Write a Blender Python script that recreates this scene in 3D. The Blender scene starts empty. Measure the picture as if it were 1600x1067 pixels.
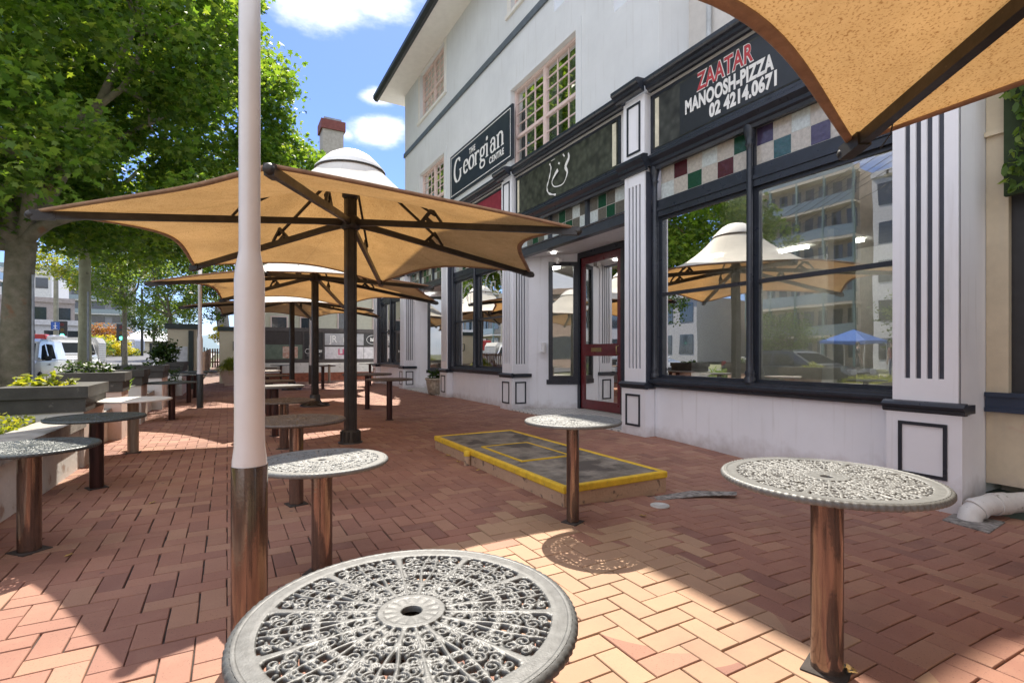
import bpy, bmesh, math, random
import numpy as np
from mathutils import Vector, Matrix
R = math.radians
random.seed(7); rng = np.random.default_rng(7)
C = bpy.context.scene.collection
SC = bpy.context.scene
# ------------------------------------------------------------------ camera
S_, C_ = math.sin(math.atan(445/800)), math.cos(math.atan(445/800))   # heading: 29.1 degrees to the right of the shopfront line
cam = bpy.data.objects.new('camera', bpy.data.cameras.new('camera')); C.objects.link(cam)
cam.location = (0, 0, 1.2); cam.rotation_euler = (R(90), 0, -math.atan(445/800))
cam.data.sensor_width = 36; cam.data.lens = 18; cam.data.shift_y = 0.0122
cam.data.clip_end = 3000; cam.data.clip_start = 0.05
SC.camera = cam
# ------------------------------------------------------------------ light
SUNV = Vector((0.235, 0.69, 1.0)).normalized()
sl = bpy.data.lights.new('sun', 'SUN'); sl.energy = 4.6; sl.angle = R(0.53); sl.color = (1.0, 0.92, 0.80)
so = bpy.data.objects.new('sun', sl); C.objects.link(so); so.rotation_euler = SUNV.to_track_quat('Z', 'Y').to_euler()
w = bpy.data.worlds.new('World'); SC.world = w; w.use_nodes = True
SC.view_settings.view_transform = 'Standard'; SC.view_settings.look = 'None'
SC.view_settings.exposure = 1.1; SC.view_settings.gamma = 1.0
def build_world():
    nt = w.node_tree; N = nt.nodes; L = nt.links; N.clear()
    out = N.new('ShaderNodeOutputWorld'); bg = N.new('ShaderNodeBackground'); sky = N.new('ShaderNodeTexSky')
    sky.sky_type = 'NISHITA'; sky.sun_disc = False; sky.sun_elevation = math.asin(SUNV.z); sky.sun_rotation = math.atan2(SUNV.x, SUNV.y)
    sky.air_density = 1.0; sky.dust_density = 0.3; sky.ozone_density = 2.5; sky.altitude = 100
    bg.inputs['Strength'].default_value = 0.14
    tc = N.new('ShaderNodeTexCoord')
    nz = N.new('ShaderNodeTexNoise'); nz.inputs['Scale'].default_value = 9; nz.inputs['Detail'].default_value = 9; nz.inputs['Roughness'].default_value = 0.62
    mp = N.new('ShaderNodeMapping'); mp.inputs['Scale'].default_value = (1, 1, 2.2)
    L.new(tc.outputs['Generated'], mp.inputs[0]); L.new(mp.outputs[0], nz.inputs['Vector'])
    total = None
    # clouds and added fill banks: direction in the sky, angular radius, strength
    for (x, y, z, r, k) in CLOUDS_AND_FILL:
        d = Vector((x, y, z)).normalized()
        sub = N.new('ShaderNodeVectorMath'); sub.operation = 'SUBTRACT'; sub.inputs[1].default_value = d
        L.new(tc.outputs['Generated'], sub.inputs[0])
        sc = N.new('ShaderNodeVectorMath'); sc.operation = 'MULTIPLY'; sc.inputs[1].default_value = (1, 1, 1.9); L.new(sub.outputs[0], sc.inputs[0])
        ln = N.new('ShaderNodeVectorMath'); ln.operation = 'LENGTH'; L.new(sc.outputs[0], ln.inputs[0])
        mr = N.new('ShaderNodeMapRange'); mr.inputs['From Min'].default_value = 0; mr.inputs['From Max'].default_value = r
        mr.inputs['To Min'].default_value = k; mr.inputs['To Max'].default_value = 0; L.new(ln.outputs['Value'], mr.inputs['Value'])
        if total is None: total = mr.outputs[0]
        else:
            a = N.new('ShaderNodeMath'); a.operation = 'MAXIMUM'; L.new(total, a.inputs[0]); L.new(mr.outputs[0], a.inputs[1]); total = a.outputs[0]
    ad = N.new('ShaderNodeMath'); ad.operation = 'ADD'; L.new(total, ad.inputs[0]); L.new(nz.outputs[0], ad.inputs[1])
    m2 = N.new('ShaderNodeMapRange'); m2.interpolation_type = 'SMOOTHSTEP'
    m2.inputs['From Min'].default_value = 0.78; m2.inputs['From Max'].default_value = 1.25; m2.inputs['To Max'].default_value = 0.95; L.new(ad.outputs[0], m2.inputs['Value'])
    mx = N.new('ShaderNodeMixRGB'); mx.inputs[2].default_value = (5.1, 5.3, 5.9, 1)
    tint = N.new('ShaderNodeMixRGB'); tint.blend_type = 'MULTIPLY'; tint.inputs[0].default_value = 1.0; tint.inputs[2].default_value = SKYTINT
    L.new(sky.outputs[0], tint.inputs[1])
    L.new(m2.outputs[0], mx.inputs[0]); L.new(tint.outputs[0], mx.inputs[1]); L.new(mx.outputs[0], bg.inputs['Color']); L.new(bg.outputs[0], out.inputs[0])
SKYTINT = (.44, .50, .74, 1)
CLOUDS_AND_FILL = [(0.144, 1.008, 0.68, 0.17, 0.75), (0.24, 0.98, 0.70, 0.16, 0.72), (0.06, 1.03, 0.66, 0.10, .5), (0.256, 1.0, 0.50, 0.055, .85), (0.26, 1.0, 0.435, 0.085, .95), (0.2, 1.01, 0.42, 0.04, .6),
          (-.50, -.60, .62, 1.75, 1.6), (-0.3, 0.1, 1.0, .8, .9)]  # added cloud banks out of view that brighten the shaded side
build_world()
# ------------------------------------------------------------------ helpers
def P(u, t, z=0.0):           # a place t metres in front of the camera, on the sight line of column u
    a = (u-800)/800
    return (t*(S_+C_*a), t*(C_-S_*a), z)
def sm(x): x = max(0., min(1., x)); return x*x*(3-2*x)
def gz(x, y):                 # height of the ground
    z = -0.1*sm((5.4-y)/3.6)*sm((x-2.4)/2.2) + 0.03*sm((x-3)/2)*sm((y-4)/2)
    z += 0.021*min(max(0., y-25.), 66.)
    return z
def tag(o, label=None, cat=None, group=None, kind=None):
    if label: o['label'] = label
    if cat: o['category'] = cat
    if group: o['group'] = group
    if kind: o['kind'] = kind
    return o
def thing(name, label, cat, loc=(0, 0, 0), rz=0, group=None):
    o = bpy.data.objects.new(name, None); C.objects.link(o); o.location = loc; o.rotation_euler = (0, 0, rz)
    return tag(o, label, cat, group)
def copy_tree(o, parent=None):
    c = o.copy(); C.objects.link(c); c.parent = parent
    for ch in KIDS.get(o.name, []):
        KIDS.setdefault(c.name, []).append(copy_tree(ch, c))
    return c
KIDS = {}
def link(name, me, m, parent=None, smooth=False):
    o = bpy.data.objects.new(name, me); C.objects.link(o)
    if parent is not None: o.parent = parent; KIDS.setdefault(parent.name, []).append(o)
    for mm in (m if isinstance(m, (list, tuple)) else [m]):
        me.materials.append(mm)
    if smooth:
        me.shade_smooth()
    return o
class MB:
    def __init__(s): s.v = []; s.f = []; s.mi = []; s.sm = []
    def add(s, vs, fs, mi=0, smooth=False):
        b = len(s.v); s.v += [tuple(p) for p in vs]
        for f in fs: s.f.append(tuple(i+b for i in f)); s.mi.append(mi); s.sm.append(smooth)
        return s
    def box(s, x0, x1, y0, y1, z0, z1, mi=0):
        vs = [(x0,y0,z0),(x1,y0,z0),(x1,y1,z0),(x0,y1,z0),(x0,y0,z1),(x1,y0,z1),(x1,y1,z1),(x0,y1,z1)]
        return s.add(vs, [(0,3,2,1),(4,5,6,7),(0,1,5,4),(1,2,6,5),(2,3,7,6),(3,0,4,7)], mi)
    def bbox(s, x0, x1, y0, y1, z0, z1, b=0.01, mi=0):
        # box with chamfered edges
        bm = bmesh.new(); bmesh.ops.create_cube(bm, size=1)
        for v in bm.verts: v.co = Vector(((x0+x1)/2+v.co.x*(x1-x0), (y0+y1)/2+v.co.y*(y1-y0), (z0+z1)/2+v.co.z*(z1-z0)))
        bmesh.ops.bevel(bm, geom=bm.edges[:], offset=b, segments=2, affect='EDGES', profile=0.5)
        bm.verts.index_update()
        s.add([v.co for v in bm.verts], [[v.index for v in f.verts] for f in bm.faces], mi); bm.free(); return s
    def prism(s, pts, a, b, axis='x', mi=0):
        n = len(pts)
        def mk(p, t): return (t, p[0], p[1]) if axis == 'x' else ((p[0], t, p[1]) if axis == 'y' else (p[0], p[1], t))
        vs = [mk(p, a) for p in pts]+[mk(p, b) for p in pts]
        fs = [tuple(range(n))[::-1], tuple(range(n, 2*n))]+[(i, (i+1) % n, n+(i+1) % n, n+i) for i in range(n)]
        return s.add(vs, fs, mi)
    def tube(s, pts, r, n=8, mi=0, cap=True, smooth=True):
        pts = [Vector(p) for p in pts]; m = len(pts)
        rs = r if isinstance(r, (list, tuple)) else [r]*m
        vs = []; up = None
        for i, p in enumerate(pts):
            d = (pts[min(i+1, m-1)]-pts[max(i-1, 0)]).normalized()
            if up is None: up = Vector((0, 0, 1)) if abs(d.z) < .9 else Vector((1, 0, 0))
            a = d.cross(up).normalized(); b = d.cross(a).normalized(); up = -b if b.length else up
            up = a.cross(d) if False else up
            for k in range(n):
                t = 2*math.pi*k/n; vs.append(p+(a*math.cos(t)+b*math.sin(t))*rs[i])
        fs = [(i*n+k, i*n+(k+1) % n, (i+1)*n+(k+1) % n, (i+1)*n+k) for i in range(m-1) for k in range(n)]
        s.add(vs, fs, mi, smooth)
        if cap: s.add([vs[k] for k in range(n)]+[vs[(m-1)*n+k] for k in range(n)], [tuple(range(n))[::-1], tuple(range(n, 2*n))], mi)
        return s
    def bar(s, p, q, wd, ht, mi=0):
        p = Vector(p); q = Vector(q); d = (q-p).normalized(); up = Vector((0, 0, 1)) if abs(d.z) < .95 else Vector((1, 0, 0))
        a = d.cross(up).normalized()*wd/2; b = a.cross(d).normalized()*ht/2
        vs = [p-a-b, p+a-b, p+a+b, p-a+b, q-a-b, q+a-b, q+a+b, q-a+b]
        return s.add(vs, [(0,1,2,3),(7,6,5,4),(0,4,5,1),(1,5,6,2),(2,6,7,3),(3,7,4,0)], mi)
    def lathe(s, prof, n=32, c=(0, 0, 0), mi=0, smooth=True, mod=None):
        vs = []
        for (r, z) in prof:
            for k in range(n):
                t = 2*math.pi*k/n; rr = r*(mod(k) if mod else 1)
                vs.append((c[0]+rr*math.cos(t), c[1]+rr*math.sin(t), c[2]+z))
        m = len(prof)
        fs = [(i*n+k, i*n+(k+1) % n, (i+1)*n+(k+1) % n, (i+1)*n+k) for i in range(m-1) for k in range(n)]
        s.add(vs, fs, mi, smooth)
        if prof[0][0] > 1e-4: s.add([vs[k] for k in range(n)], [tuple(range(n))[::-1]], mi)
        if prof[-1][0] > 1e-4: s.add([vs[(m-1)*n+k] for k in range(n)], [tuple(range(n))], mi)
        return s
    def blob(s, c, r, sx=1, sy=1, sz=1, seg=10, mi=0, jit=0):
        prof = []; vs = []; fs = []
        for i in range(seg+1):
            p = math.pi*i/seg
            for k in range(seg*2):
                t = math.pi*k/seg; q = r*(1+random.uniform(-jit, jit))
                vs.append((c[0]+q*sx*math.sin(p)*math.cos(t), c[1]+q*sy*math.sin(p)*math.sin(t), c[2]+q*sz*math.cos(p)))
        n = seg*2
        fs = [(i*n+k, (i+1)*n+k, (i+1)*n+(k+1) % n, i*n+(k+1) % n) for i in range(seg) for k in range(n)]
        return s.add(vs, fs, mi, True)
    def mesh(s, name):
        me = bpy.data.meshes.new(name); me.from_pydata(s.v, [], s.f)
        me.polygons.foreach_set('material_index', s.mi); me.polygons.foreach_set('use_smooth', s.sm); me.update(); return me
    def build(s, name, m, parent=None):
        return link(name, s.mesh(name), m, parent)
# ------------------------------------------------------------------ materials
MATS = {}
def mat(name, col, rough=0.6, metal=0.0, var=0.12, scale=6.0, bump=0.0, bscale=60.0, col2=None, spec=None, coat=0.0, dirt=None):
    if name in MATS: return MATS[name]
    m = bpy.data.materials.new(name); m.use_nodes = True; nt = m.node_tree; N = nt.nodes; L = nt.links
    b = N['Principled BSDF']; b.inputs['Roughness'].default_value = rough; b.inputs['Metallic'].default_value = metal
    if spec is not None: b.inputs['Specular IOR Level'].default_value = spec
    b.inputs['Coat Weight'].default_value = coat; b.inputs['Coat Roughness'].default_value = 0.08
    tc = N.new('ShaderNodeTexCoord'); nz = N.new('ShaderNodeTexNoise'); nz.inputs['Scale'].default_value = scale; nz.inputs['Detail'].default_value = 6; nz.inputs['Roughness'].default_value = .65
    L.new(tc.outputs['Object'], nz.inputs['Vector'])
    mx = N.new('ShaderNodeMixRGB'); c2 = col2 or tuple(c*(1-2*var) for c in col[:3]); c1 = col if col2 else tuple(min(1, c*(1+var)) for c in col[:3])
    mx.inputs[1].default_value = (*c1[:3], 1); mx.inputs[2].default_value = (*c2[:3], 1)
    mr = N.new('ShaderNodeMapRange'); mr.inputs['From Min'].default_value = .32; mr.inputs['From Max'].default_value = .7
    L.new(nz.outputs[0], mr.inputs[0]); L.new(mr.outputs[0], mx.inputs[0]); last = mx.outputs[0]
    if dirt:
        n3 = N.new('ShaderNodeTexNoise'); n3.inputs['Scale'].default_value = dirt[1]; n3.inputs['Detail'].default_value = 8; L.new(tc.outputs['Object'], n3.inputs['Vector'])
        r3 = N.new('ShaderNodeMapRange'); r3.inputs['From Min'].default_value = dirt[2]; r3.inputs['From Max'].default_value = dirt[2]+.08; L.new(n3.outputs[0], r3.inputs[0])
        m3 = N.new('ShaderNodeMixRGB'); m3.inputs[2].default_value = (*dirt[0], 1); L.new(r3.outputs[0], m3.inputs[0]); L.new(last, m3.inputs[1]); last = m3.outputs[0]
    L.new(last, b.inputs['Base Color'])
    n2 = N.new('ShaderNodeTexNoise'); n2.inputs['Scale'].default_value = bscale; n2.inputs['Detail'].default_value = 4; L.new(tc.outputs['Object'], n2.inputs['Vector'])
    rr = N.new('ShaderNodeMapRange'); rr.inputs['To Min'].default_value = max(0, rough-.1); rr.inputs['To Max'].default_value = min(1, rough+.1)
    L.new(nz.outputs[0], rr.inputs[0]); L.new(rr.outputs[0], b.inputs['Roughness'])
    if bump > 0:
        bp = N.new('ShaderNodeBump'); bp.inputs['Strength'].default_value = bump; bp.inputs['Distance'].default_value = 0.01
        L.new(n2.outputs[0], bp.inputs['Height']); L.new(bp.outputs[0], b.inputs['Normal'])
    MATS[name] = m; return m
def splash(m, h=.16, col=(.36, .30, .27), drips=True):
    # dirt thrown up by rain along the foot of a wall, and faint run marks
    nt = m.node_tree; N = nt.nodes; L = nt.links; b = N['Principled BSDF']; src = b.inputs['Base Color'].links[0].from_socket
    ge = N.new('ShaderNodeNewGeometry'); sp = N.new('ShaderNodeSeparateXYZ'); L.new(ge.outputs['Position'], sp.inputs[0])
    nz = N.new('ShaderNodeTexNoise'); nz.inputs['Scale'].default_value = 7; nz.inputs['Detail'].default_value = 8; L.new(ge.outputs['Position'], nz.inputs['Vector'])
    mu = N.new('ShaderNodeMath'); mu.operation = 'MULTIPLY_ADD'; mu.inputs[1].default_value = -h*2.2; L.new(nz.outputs[0], mu.inputs[0]); L.new(sp.outputs['Z'], mu.inputs[2])
    mr = N.new('ShaderNodeMapRange'); mr.inputs['From Min'].default_value = -h*1.2; mr.inputs['From Max'].default_value = 0.02; mr.inputs['To Min'].default_value = .6; mr.inputs['To Max'].default_value = 0; L.new(mu.outputs[0], mr.inputs[0])
    mx = N.new('ShaderNodeMixRGB'); mx.inputs[2].default_value = (*col, 1); L.new(mr.outputs[0], mx.inputs[0]); L.new(src, mx.inputs[1])
    mp = N.new('ShaderNodeMapping'); mp.inputs['Scale'].default_value = (9, 9, .55); L.new(ge.outputs['Position'], mp.inputs[0]); n2 = N.new('ShaderNodeTexNoise'); n2.inputs['Scale'].default_value = 1.6; n2.inputs['Detail'].default_value = 5; L.new(mp.outputs[0], n2.inputs['Vector'])
    m2 = N.new('ShaderNodeMapRange'); m2.inputs['From Min'].default_value = .58; m2.inputs['From Max'].default_value = .78; m2.inputs['To Max'].default_value = .30; L.new(n2.outputs[0], m2.inputs[0])
    m3 = N.new('ShaderNodeMixRGB'); m3.inputs[2].default_value = (.42, .40, .37, 1); L.new(m2.outputs[0], m3.inputs[0]); L.new(mx.outputs[0], m3.inputs[1]); L.new(m3.outputs[0], b.inputs['Base Color'])
def emit(name, col, st):
    m = bpy.data.materials.new(name); m.use_nodes = True; N = m.node_tree.nodes; b = N['Principled BSDF']
    b.inputs['Emission Color'].default_value = (*col, 1); b.inputs['Emission Strength'].default_value = st; b.inputs['Base Color'].default_value = (*col, 1); return m
def leafmat(name, c1, c2, c3, trans=.45, rough=.45):
    m = bpy.data.materials.new(name); m.use_nodes = True; nt = m.node_tree; N = nt.nodes; L = nt.links; N.remove(N['Principled BSDF'])
    g = N.new('ShaderNodeNewGeometry'); cr = N.new('ShaderNodeValToRGB'); e = cr.color_ramp.elements
    e[0].color = (*c1, 1); e[1].color = (*c3, 1); e.new(.5).color = (*c2, 1); L.new(g.outputs['Random Per Island'], cr.inputs[0])
    d = N.new('ShaderNodeBsdfPrincipled'); d.inputs['Roughness'].default_value = rough; d.inputs['Specular IOR Level'].default_value = .3
    L.new(cr.outputs[0], d.inputs['Base Color'])
    t = N.new('ShaderNodeBsdfTranslucent'); br = N.new('ShaderNodeMixRGB'); br.blend_type = 'MULTIPLY'; br.inputs[0].default_value = 1; br.inputs[2].default_value = (2.3, 2.1, .7, 1)
    L.new(cr.outputs[0], br.inputs[1]); L.new(br.outputs[0], t.inputs[0])
    mx = N.new('ShaderNodeMixShader'); mx.inputs[0].default_value = trans; L.new(d.outputs[0], mx.inputs[1]); L.new(t.outputs[0], mx.inputs[2])
    L.new(mx.outputs[0], N['Material Output'].inputs[0]); return m
def glassmat(name, refl=.12, tint=(.75, .82, .8), gain=1.0):
    m = bpy.data.materials.new(name); m.use_nodes = True; nt = m.node_tree; N = nt.nodes; L = nt.links; N.remove(N['Principled BSDF'])
    gl = N.new('ShaderNodeBsdfGlossy'); gl.inputs['Roughness'].default_value = 0.0; gl.inputs[0].default_value = (.88, .87, .84, 1)
    tr = N.new('ShaderNodeBsdfTransparent'); tr.inputs[0].default_value = (*tint, 1)
    fr = N.new('ShaderNodeFresnel'); fr.inputs[0].default_value = 1.5
    ma = N.new('ShaderNodeMath'); ma.operation = 'MULTIPLY_ADD'; ma.inputs[1].default_value = gain; ma.inputs[2].default_value = refl; ma.use_clamp = True
    mx = N.new('ShaderNodeMixShader'); L.new(fr.outputs[0], ma.inputs[0]); L.new(ma.outputs[0], mx.inputs[0]); L.new(tr.outputs[0], mx.inputs[1]); L.new(gl.outputs[0], mx.inputs[2])
    tc = N.new('ShaderNodeTexCoord'); nz = N.new('ShaderNodeTexNoise'); nz.inputs['Scale'].default_value = .9; L.new(tc.outputs['Object'], nz.inputs['Vector'])
    bp = N.new('ShaderNodeBump'); bp.inputs['Strength'].default_value = .035; bp.inputs['Distance'].default_value = .05; L.new(nz.outputs[0], bp.inputs['Height']); L.new(bp.outputs[0], gl.inputs['Normal'])
    L.new(mx.outputs[0], N['Material Output'].inputs[0]); return m
WHITE = mat('white_paint', (.82, .825, .86), .55, var=.03, scale=1.2, bump=.1, bscale=14)
UPPER = mat('upper_render_paint', (.66, .68, .685), .8, var=.05, scale=.7, bump=.1, bscale=30)
SOFFIT = mat('cream_soffit_paint', (.74, .72, .67), .8, var=.03)
BLACK = mat('black_gloss_paint', (.026, .031, .042), .3, var=.15, scale=8, bump=.05, bscale=20)
TRIMW = mat('white_trim', (.72, .71, .70), .5, var=.05)
PINKF = mat('pale_pink_window_paint', (.70, .55, .50), .5, var=.05)
CREAM = mat('cream_render', (.60, .52, .38), .8, var=.08, scale=2.5, bump=.15, bscale=15, dirt=((.55, .32, .25), 2.2, .66))
CREAM2 = mat('cream_wall', (.60, .54, .40), .85, var=.06, scale=1.5, bump=.1)
GLASS = glassmat('shop_glass', .33, (.80, .82, .79), 1.6)
splash(WHITE); splash(UPPER, .01); splash(CREAM, .2)
DGLASS = mat('dark_window_glass', (.03, .04, .05), .06, var=.2, spec=.9)
CONC = mat('concrete', (.40, .38, .35), .9, var=.18, scale=5, bump=.4, bscale=50)
# ------------------------------------------------------------------ the ground
def sheet(name, xs, ys, dz, m, kind='structure', parent=None):
    vs = [(x, y, gz(x, y)+dz) for y in ys for x in xs]; n = len(xs)
    fs = [(j*n+i, j*n+i+1, (j+1)*n+i+1, (j+1)*n+i) for j in range(len(ys)-1) for i in range(n-1)]
    me = bpy.data.meshes.new(name); me.from_pydata(vs, [], fs); o = link(name, me, m, parent); me.shade_smooth()
    if kind: tag(o, kind=kind)
    return o
def rngf(a, b, n): return [a+(b-a)*i/n for i in range(n+1)]
ASPH = mat('asphalt', (.115, .115, .12), .9, var=.15, scale=1.5, bump=.5, bscale=80)
GRASSD = mat('dry_verge', (.16, .17, .09), .95, var=.3, scale=.4)
PATH = mat('footpath_concrete', (.42, .39, .35), .9, var=.1, scale=1.2, bump=.3)
MORTAR = mat('brick_joint', (.055, .045, .04), .95, var=.35, scale=3, bump=.4, bscale=90)
sheet('ground', [-900, -300, -100, -60, -30, -5, 6, 30, 60, 100, 300, 900], [-900, -100, -20, 0, 10, 25, 40, 60, 80, 91, 100, 200, 500, 1500], -.22, GRASSD)
sheet('road', [-17, -13, -9, -5.3], [-40, 0, 10, 25, 40, 60, 80, 91, 100, 180, 400], -.12, ASPH)
sheet('side_road', [-90, -50, -17.05], [52, 60, 70], -.115, ASPH)
mk = MB()
for k in range(14): mk.box(-11.2, -11.08, 2+k*8, 5+k*8, gz(-11, 3+k*8)-.118, gz(-11, 3+k*8)-.112)
tag(mk.build('road_marking', mat('road_paint', (.7, .7, .68), .7)), kind='structure')
sheet('footpath', [-5.15, -4, -3, -1.45], [-8, 0, 10, 25, 40, 60, 80, 91, 120], 0, PATH)
kb = MB()
for k in range(30):
    y0, y1 = -8+k*4, -8+k*4+3.99; z0, z1 = gz(-5, y0), gz(-5, y1)
    kb.add([(-5.3,y0,z0-.25),(-5.15,y0,z0-.25),(-5.15,y1,z1-.25),(-5.3,y1,z1-.25),(-5.3,y0,z0+.004),(-5.15,y0,z0+.004),(-5.15,y1,z1+.004),(-5.3,y1,z1+.004)], [(4,5,6,7),(0,4,7,3),(0,1,5,4),(2,3,7,6)])
tag(kb.build('kerb', CONC), kind='structure')
sheet('far_footpath', [-21, -17], [-40, 0, 25, 50], -.0, PATH)
def brick_paving():
    x0, x1, y0, y1 = -1.45, 5.45, -2.0, 24.0; u = .1165; g = .0022
    sheet('paving_bed', rngf(x0, x1, 30), rngf(y0, y1, 90), -.012, MORTAR)
    vs, fs = [], []
    rr = random.Random(5)
    ni0, ni1 = int(x0/u)-2, int(x1/u)+2; nj0, nj1 = int(y0/u)-2, int(y1/u)+2
    for j in range(nj0, nj1):
        for i in range(ni0, ni1):
            k = (i-j) % 4
            if k == 0: a0, a1, b0, b1 = i*u, (i+2)*u, j*u, (j+1)*u
            elif k == 3: a0, a1, b0, b1 = i*u, (i+1)*u, j*u, (j+2)*u
            else: continue
            a0 = max(a0, x0); a1 = min(a1, x1); b0 = max(b0, y0); b1 = min(b1, y1)
            if a1-a0 < .03 or b1-b0 < .03: continue
            if 2.33 < (a0+a1)/2 < 3.38 and 3.36 < (b0+b1)/2 < 6.1: continue
            near = b0 < 9
            jx = rr.gauss(0, .0013); jy = rr.gauss(0, .0013); gg = g+abs(rr.gauss(0, .0010)); dz = rr.gauss(0, .0008); tx = rr.gauss(0, .0035); ty = rr.gauss(0, .0035); rot = rr.gauss(0, .004)
            cx, cy = (a0+a1)/2, (b0+b1)/2; hx, hy = (a1-a0)/2-gg, (b1-b0)/2-gg; cz = gz(cx, cy)
            sl = (gz(cx+.1, cy)-gz(cx-.1, cy))/.2; sy = (gz(cx, cy+.1)-gz(cx, cy-.1))/.2
            rings = [(0, 0)] if not near else [(0, -.0035), (.0022, -.0004), (.005, 0)]
            base = len(vs)
            rings = [(-.0004, -.014)]+rings
            for (ins, dd) in rings:
                for (sx_, sy_) in ((-1,-1),(1,-1),(1,1),(-1,1)):
                    px = sx_*(hx-ins); py = sy_*(hy-ins)
                    qx = px-py*rot+jx; qy = py+px*rot+jy
                    vs.append((cx+qx, cy+qy, cz+dz+dd+qx*(sl+tx)+qy*(sy+ty)))
            m = len(rings)
            for q in range(m-1):
                for k2 in range(4): fs.append((base+q*4+k2, base+q*4+(k2+1) % 4, base+(q+1)*4+(k2+1) % 4, base+(q+1)*4+k2))
            fs.append(tuple(base+(m-1)*4+k2 for k2 in range(4)))
    me = bpy.data.meshes.new('brick_paving'); me.from_pydata(vs, [], fs)
    m = bpy.data.materials.new('red_clay_paver'); m.use_nodes = True; nt = m.node_tree; N = nt.nodes; L = nt.links; b = N['Principled BSDF']
    ge = N.new('ShaderNodeNewGeometry'); cr = N.new('ShaderNodeValToRGB'); e = cr.color_ramp.elements
    e[0].position = 0; e[0].color = (.225, .107, .078, 1); e[1].position = 1; e[1].color = (.345, .19, .125, 1)
    for p, c in ((.15, (.30, .142, .097)), (.3, (.26, .122, .085)), (.5, (.325, .162, .108)), (.7, (.28, .133, .092)), (.85, (.34, .18, .115))): e.new(p).color = (*c, 1)
    L.new(ge.outputs['Random Per Island'], cr.inputs[0])
    tc = N.new('ShaderNodeTexCoord'); n1 = N.new('ShaderNodeTexNoise'); n1.inputs['Scale'].default_value = 1.1; n1.inputs['Detail'].default_value = 7; L.new(tc.outputs['Object'], n1.inputs['Vector'])
    mx = N.new('ShaderNodeMixRGB'); mx.blend_type = 'MULTIPLY'; mx.inputs[0].default_value = 1
    r1 = N.new('ShaderNodeMapRange'); r1.inputs['From Min'].default_value = .3; r1.inputs['From Max'].default_value = .7; r1.inputs['To Min'].default_value = .8; r1.inputs['To Max'].default_value = 1.18; L.new(n1.outputs[0], r1.inputs[0])
    L.new(cr.outputs[0], mx.inputs[1]); L.new(r1.outputs[0], mx.inputs[2])
    # pores and dark specks
    n2 = N.new('ShaderNodeTexNoise'); n2.inputs['Scale'].default_value = 130; n2.inputs['Detail'].default_value = 3; L.new(tc.outputs['Object'], n2.inputs['Vector'])
    r2 = N.new('ShaderNodeMapRange'); r2.inputs['From Min'].default_value = .62; r2.inputs['From Max'].default_value = .68; r2.inputs['To Min'].default_value = 0; r2.inputs['To Max'].default_value = .6; L.new(n2.outputs[0], r2.inputs[0])
    m2 = N.new('ShaderNodeMixRGB'); m2.inputs[2].default_value = (.09, .045, .035, 1); L.new(r2.outputs[0], m2.inputs[0]); L.new(mx.outputs[0], m2.inputs[1])
    # worn pale patches and grime
    n3 = N.new('ShaderNodeTexNoise'); n3.inputs['Scale'].default_value = 5.5; n3.inputs['Detail'].default_value = 9; n3.inputs['Roughness'].default_value = .7; L.new(tc.outputs['Object'], n3.inputs['Vector'])
    r3 = N.new('ShaderNodeMapRange'); r3.inputs['From Min'].default_value = .5; r3.inputs['From Max'].default_value = .75; r3.inputs['To Max'].default_value = .22; L.new(n3.outputs[0], r3.inputs[0])
    m3 = N.new('ShaderNodeMixRGB'); m3.inputs[2].default_value = (.44, .27, .18, 1); L.new(r3.outputs[0], m3.inputs[0]); L.new(m2.outputs[0], m3.inputs[1])
    # sunlight painted into the brick colour as a paler buff patch near the slab
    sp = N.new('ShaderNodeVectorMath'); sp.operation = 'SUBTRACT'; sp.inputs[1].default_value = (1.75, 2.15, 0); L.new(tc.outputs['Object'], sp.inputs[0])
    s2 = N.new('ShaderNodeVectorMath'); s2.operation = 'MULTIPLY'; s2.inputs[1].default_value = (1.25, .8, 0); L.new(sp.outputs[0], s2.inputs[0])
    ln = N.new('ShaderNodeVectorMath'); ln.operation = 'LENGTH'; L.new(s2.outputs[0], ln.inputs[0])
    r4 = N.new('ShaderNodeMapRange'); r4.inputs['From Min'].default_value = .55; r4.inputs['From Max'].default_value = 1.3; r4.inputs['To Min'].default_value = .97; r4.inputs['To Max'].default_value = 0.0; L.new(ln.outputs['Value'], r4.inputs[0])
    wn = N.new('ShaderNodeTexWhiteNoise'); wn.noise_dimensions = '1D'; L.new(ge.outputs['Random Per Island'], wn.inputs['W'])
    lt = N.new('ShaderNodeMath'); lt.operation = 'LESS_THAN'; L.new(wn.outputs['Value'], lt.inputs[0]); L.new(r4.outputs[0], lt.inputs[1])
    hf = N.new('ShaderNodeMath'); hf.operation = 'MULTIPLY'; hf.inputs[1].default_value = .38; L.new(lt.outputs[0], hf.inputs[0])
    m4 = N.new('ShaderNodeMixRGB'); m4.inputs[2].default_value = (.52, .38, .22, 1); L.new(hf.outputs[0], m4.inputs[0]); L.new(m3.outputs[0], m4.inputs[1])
    # old chewing gum and oil spots
    vo = N.new('ShaderNodeTexVoronoi'); vo.inputs['Scale'].default_value = 2.6; vo.inputs['Randomness'].default_value = 1; L.new(tc.outputs['Object'], vo.inputs['Vector'])
    nv = N.new('ShaderNodeMath'); nv.operation = 'MULTIPLY_ADD'; nv.inputs[1].default_value = .05; L.new(n1.outputs[0], nv.inputs[0]); L.new(vo.outputs['Distance'], nv.inputs[2])
    r6 = N.new('ShaderNodeMapRange'); r6.inputs['From Min'].default_value = .058; r6.inputs['From Max'].default_value = .066; r6.inputs['To Min'].default_value = .65; r6.inputs['To Max'].default_value = 0; L.new(nv.outputs[0], r6.inputs[0])
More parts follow.
